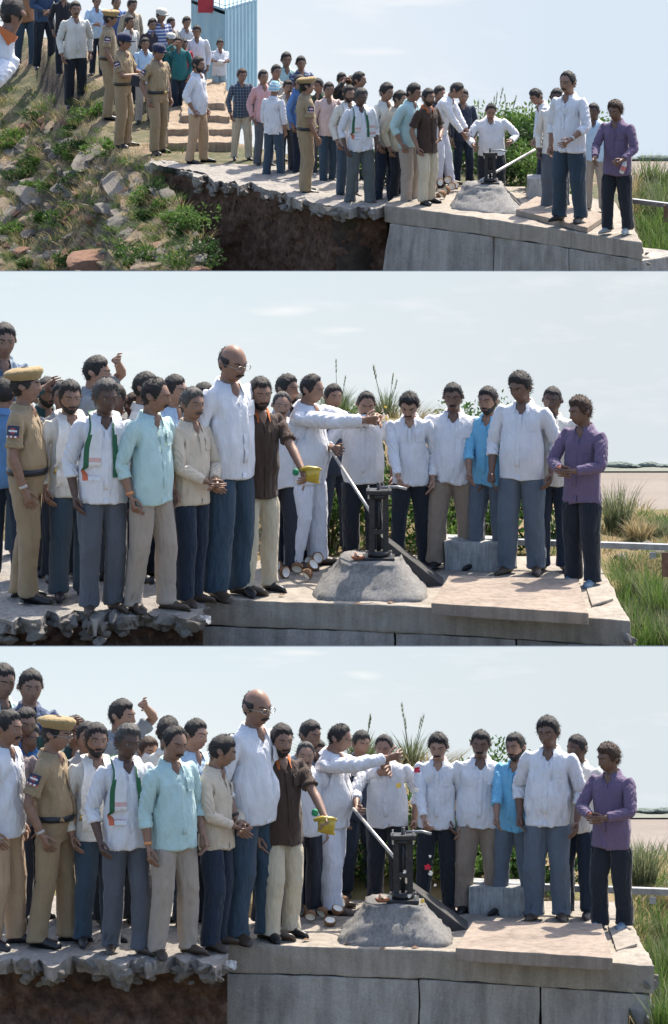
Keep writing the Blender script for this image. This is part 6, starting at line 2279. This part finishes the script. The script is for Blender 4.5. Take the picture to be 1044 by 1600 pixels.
PT(768, 318, 158, 0, 'balding man in white shirt leaning on the gear handle', pants=BLACK, lod=2, hair='receding', zf=on_z(768, 291, TOPZ).y, R=('px', 742, 228, .25), L=('px', 796, 222, .15), hp=22, belly=.3, girth=1.22, wide=1.2, lean=8)
PT(852, 304, 157, -70, 'man in white shirt bending to push the steel rod', pants=NAVY, lod=2, onslab=0, lean=30, hp=20, hy=20, R=('px', 834, 238, .1), L=('px', 828, 242, -.05), mask_ht=1.28, step=.10, wide=1.15)
PT(930, 330, 161, -20, 'man in pale blue shirt behind the purple shirt', shirt=LBLUE, pants=BEIGE, onslab=0, skin_i=4)
PT(868, 330, 138, -15, 'smiling dark-skinned man in grey-white shirt and grey trousers', shirt=OFFW, pants=GREYT, lod=2, skin_i=4, onslab=.0, hy=10, hr=8, girth=1.0, wide=1.2)
PT(890, 346, 111, -30, 'tall balding man in white shirt and dark blue trousers with watch', pants=(.03, .05, .075), lod=2, onslab=.07, must=True, hair='receding', sleeve='roll', belly=.4, girth=1.0, wide=1.3, L=('px', 892, 218, .30), hy=-5, watch=('L', (.5, .5, .5)), skin_i=1)
PT(964, 364, 156, -25, 'man in purple shirt and black trousers holding a bottle', shirt=PURPLE, pants=BLACK, lod=2, onslab=0.02, hair='curly', hair_i=2, L=('px', 972, 250, .30), R=('px', 930, 247, .2), skin_i=2, girth=1.02, wide=1.25, hem=.76, shoes=(.22, .25, .26), gripL=70, hp=10)
# neighbour leaning in at the corner, much nearer than the rest
person(0, -54, 332, -62, 165, label='close man with orange scarf cut by the upper left corner of the top photo', zf=124.0, lod=2, collar=(.5, .14, .04), mask_ht=2.15, skin_i=1, hair='cropped', girth=1.05, lean=8, side=-56, L='back', R='back', hp=5)
# held and lying things of the top photo
a, b = on_y(836, 234, 159.2), on_y(748, 284, 158.3)
rod_between('steel_rod', a, b, .016, ROD, label='long steel operating rod pushed by the bending man, top photo', cat='rod')
g_ = on_z(964, 364, TOPZ)
root = put('water_bottle', None, loc=on_y(974, 262, g_.y - .33), label='small clear bottle with red label in the purple shirted man\'s hand', cat='bottle')
root.rotation_euler = (0, .35, 0)
put('body', MB().tube([(0, 0, -.07), (0, 0, -.06), (0, 0, .04), (0, 0, .07), (0, 0, .09)], [.02, .028, .028, .012, .011], 14).mesh('body', True), plain('bottle_clear', (.55, .58, .6), .15, .05, 8, 0, 0), root)
put('wrap', MB().tube([(0, 0, -.035), (0, 0, .02)], .0295, 14, False).mesh('wrap', True), plain('wrap_red', (.5, .15, .14), .5), root)
put('lid', MB().tube([(0, 0, .09), (0, 0, .105)], .013, 10).mesh('lid', True), plain('lid_white', (.6, .6, .6), .4), root)
g_ = on_top(193, 230)
root = put('folder', None, loc=on_y(216, 127, g_.y - .30), label='dark blue folder held by the officer with the navy cap', cat='folder')
put('cover', MB().box((0, 0, 0), (.17, .02, .13), Matrix.Rotation(.2, 3, 'Y')).mesh('cover', bevel=.003), plain('folder_navy', (.012, .016, .03), .5), root)
put('pages', MB().box((.0, .008, 0), (.16, .012, .12), Matrix.Rotation(.2, 3, 'Y')).mesh('pages'), plain('paper', (.6, .6, .58), .8), root)
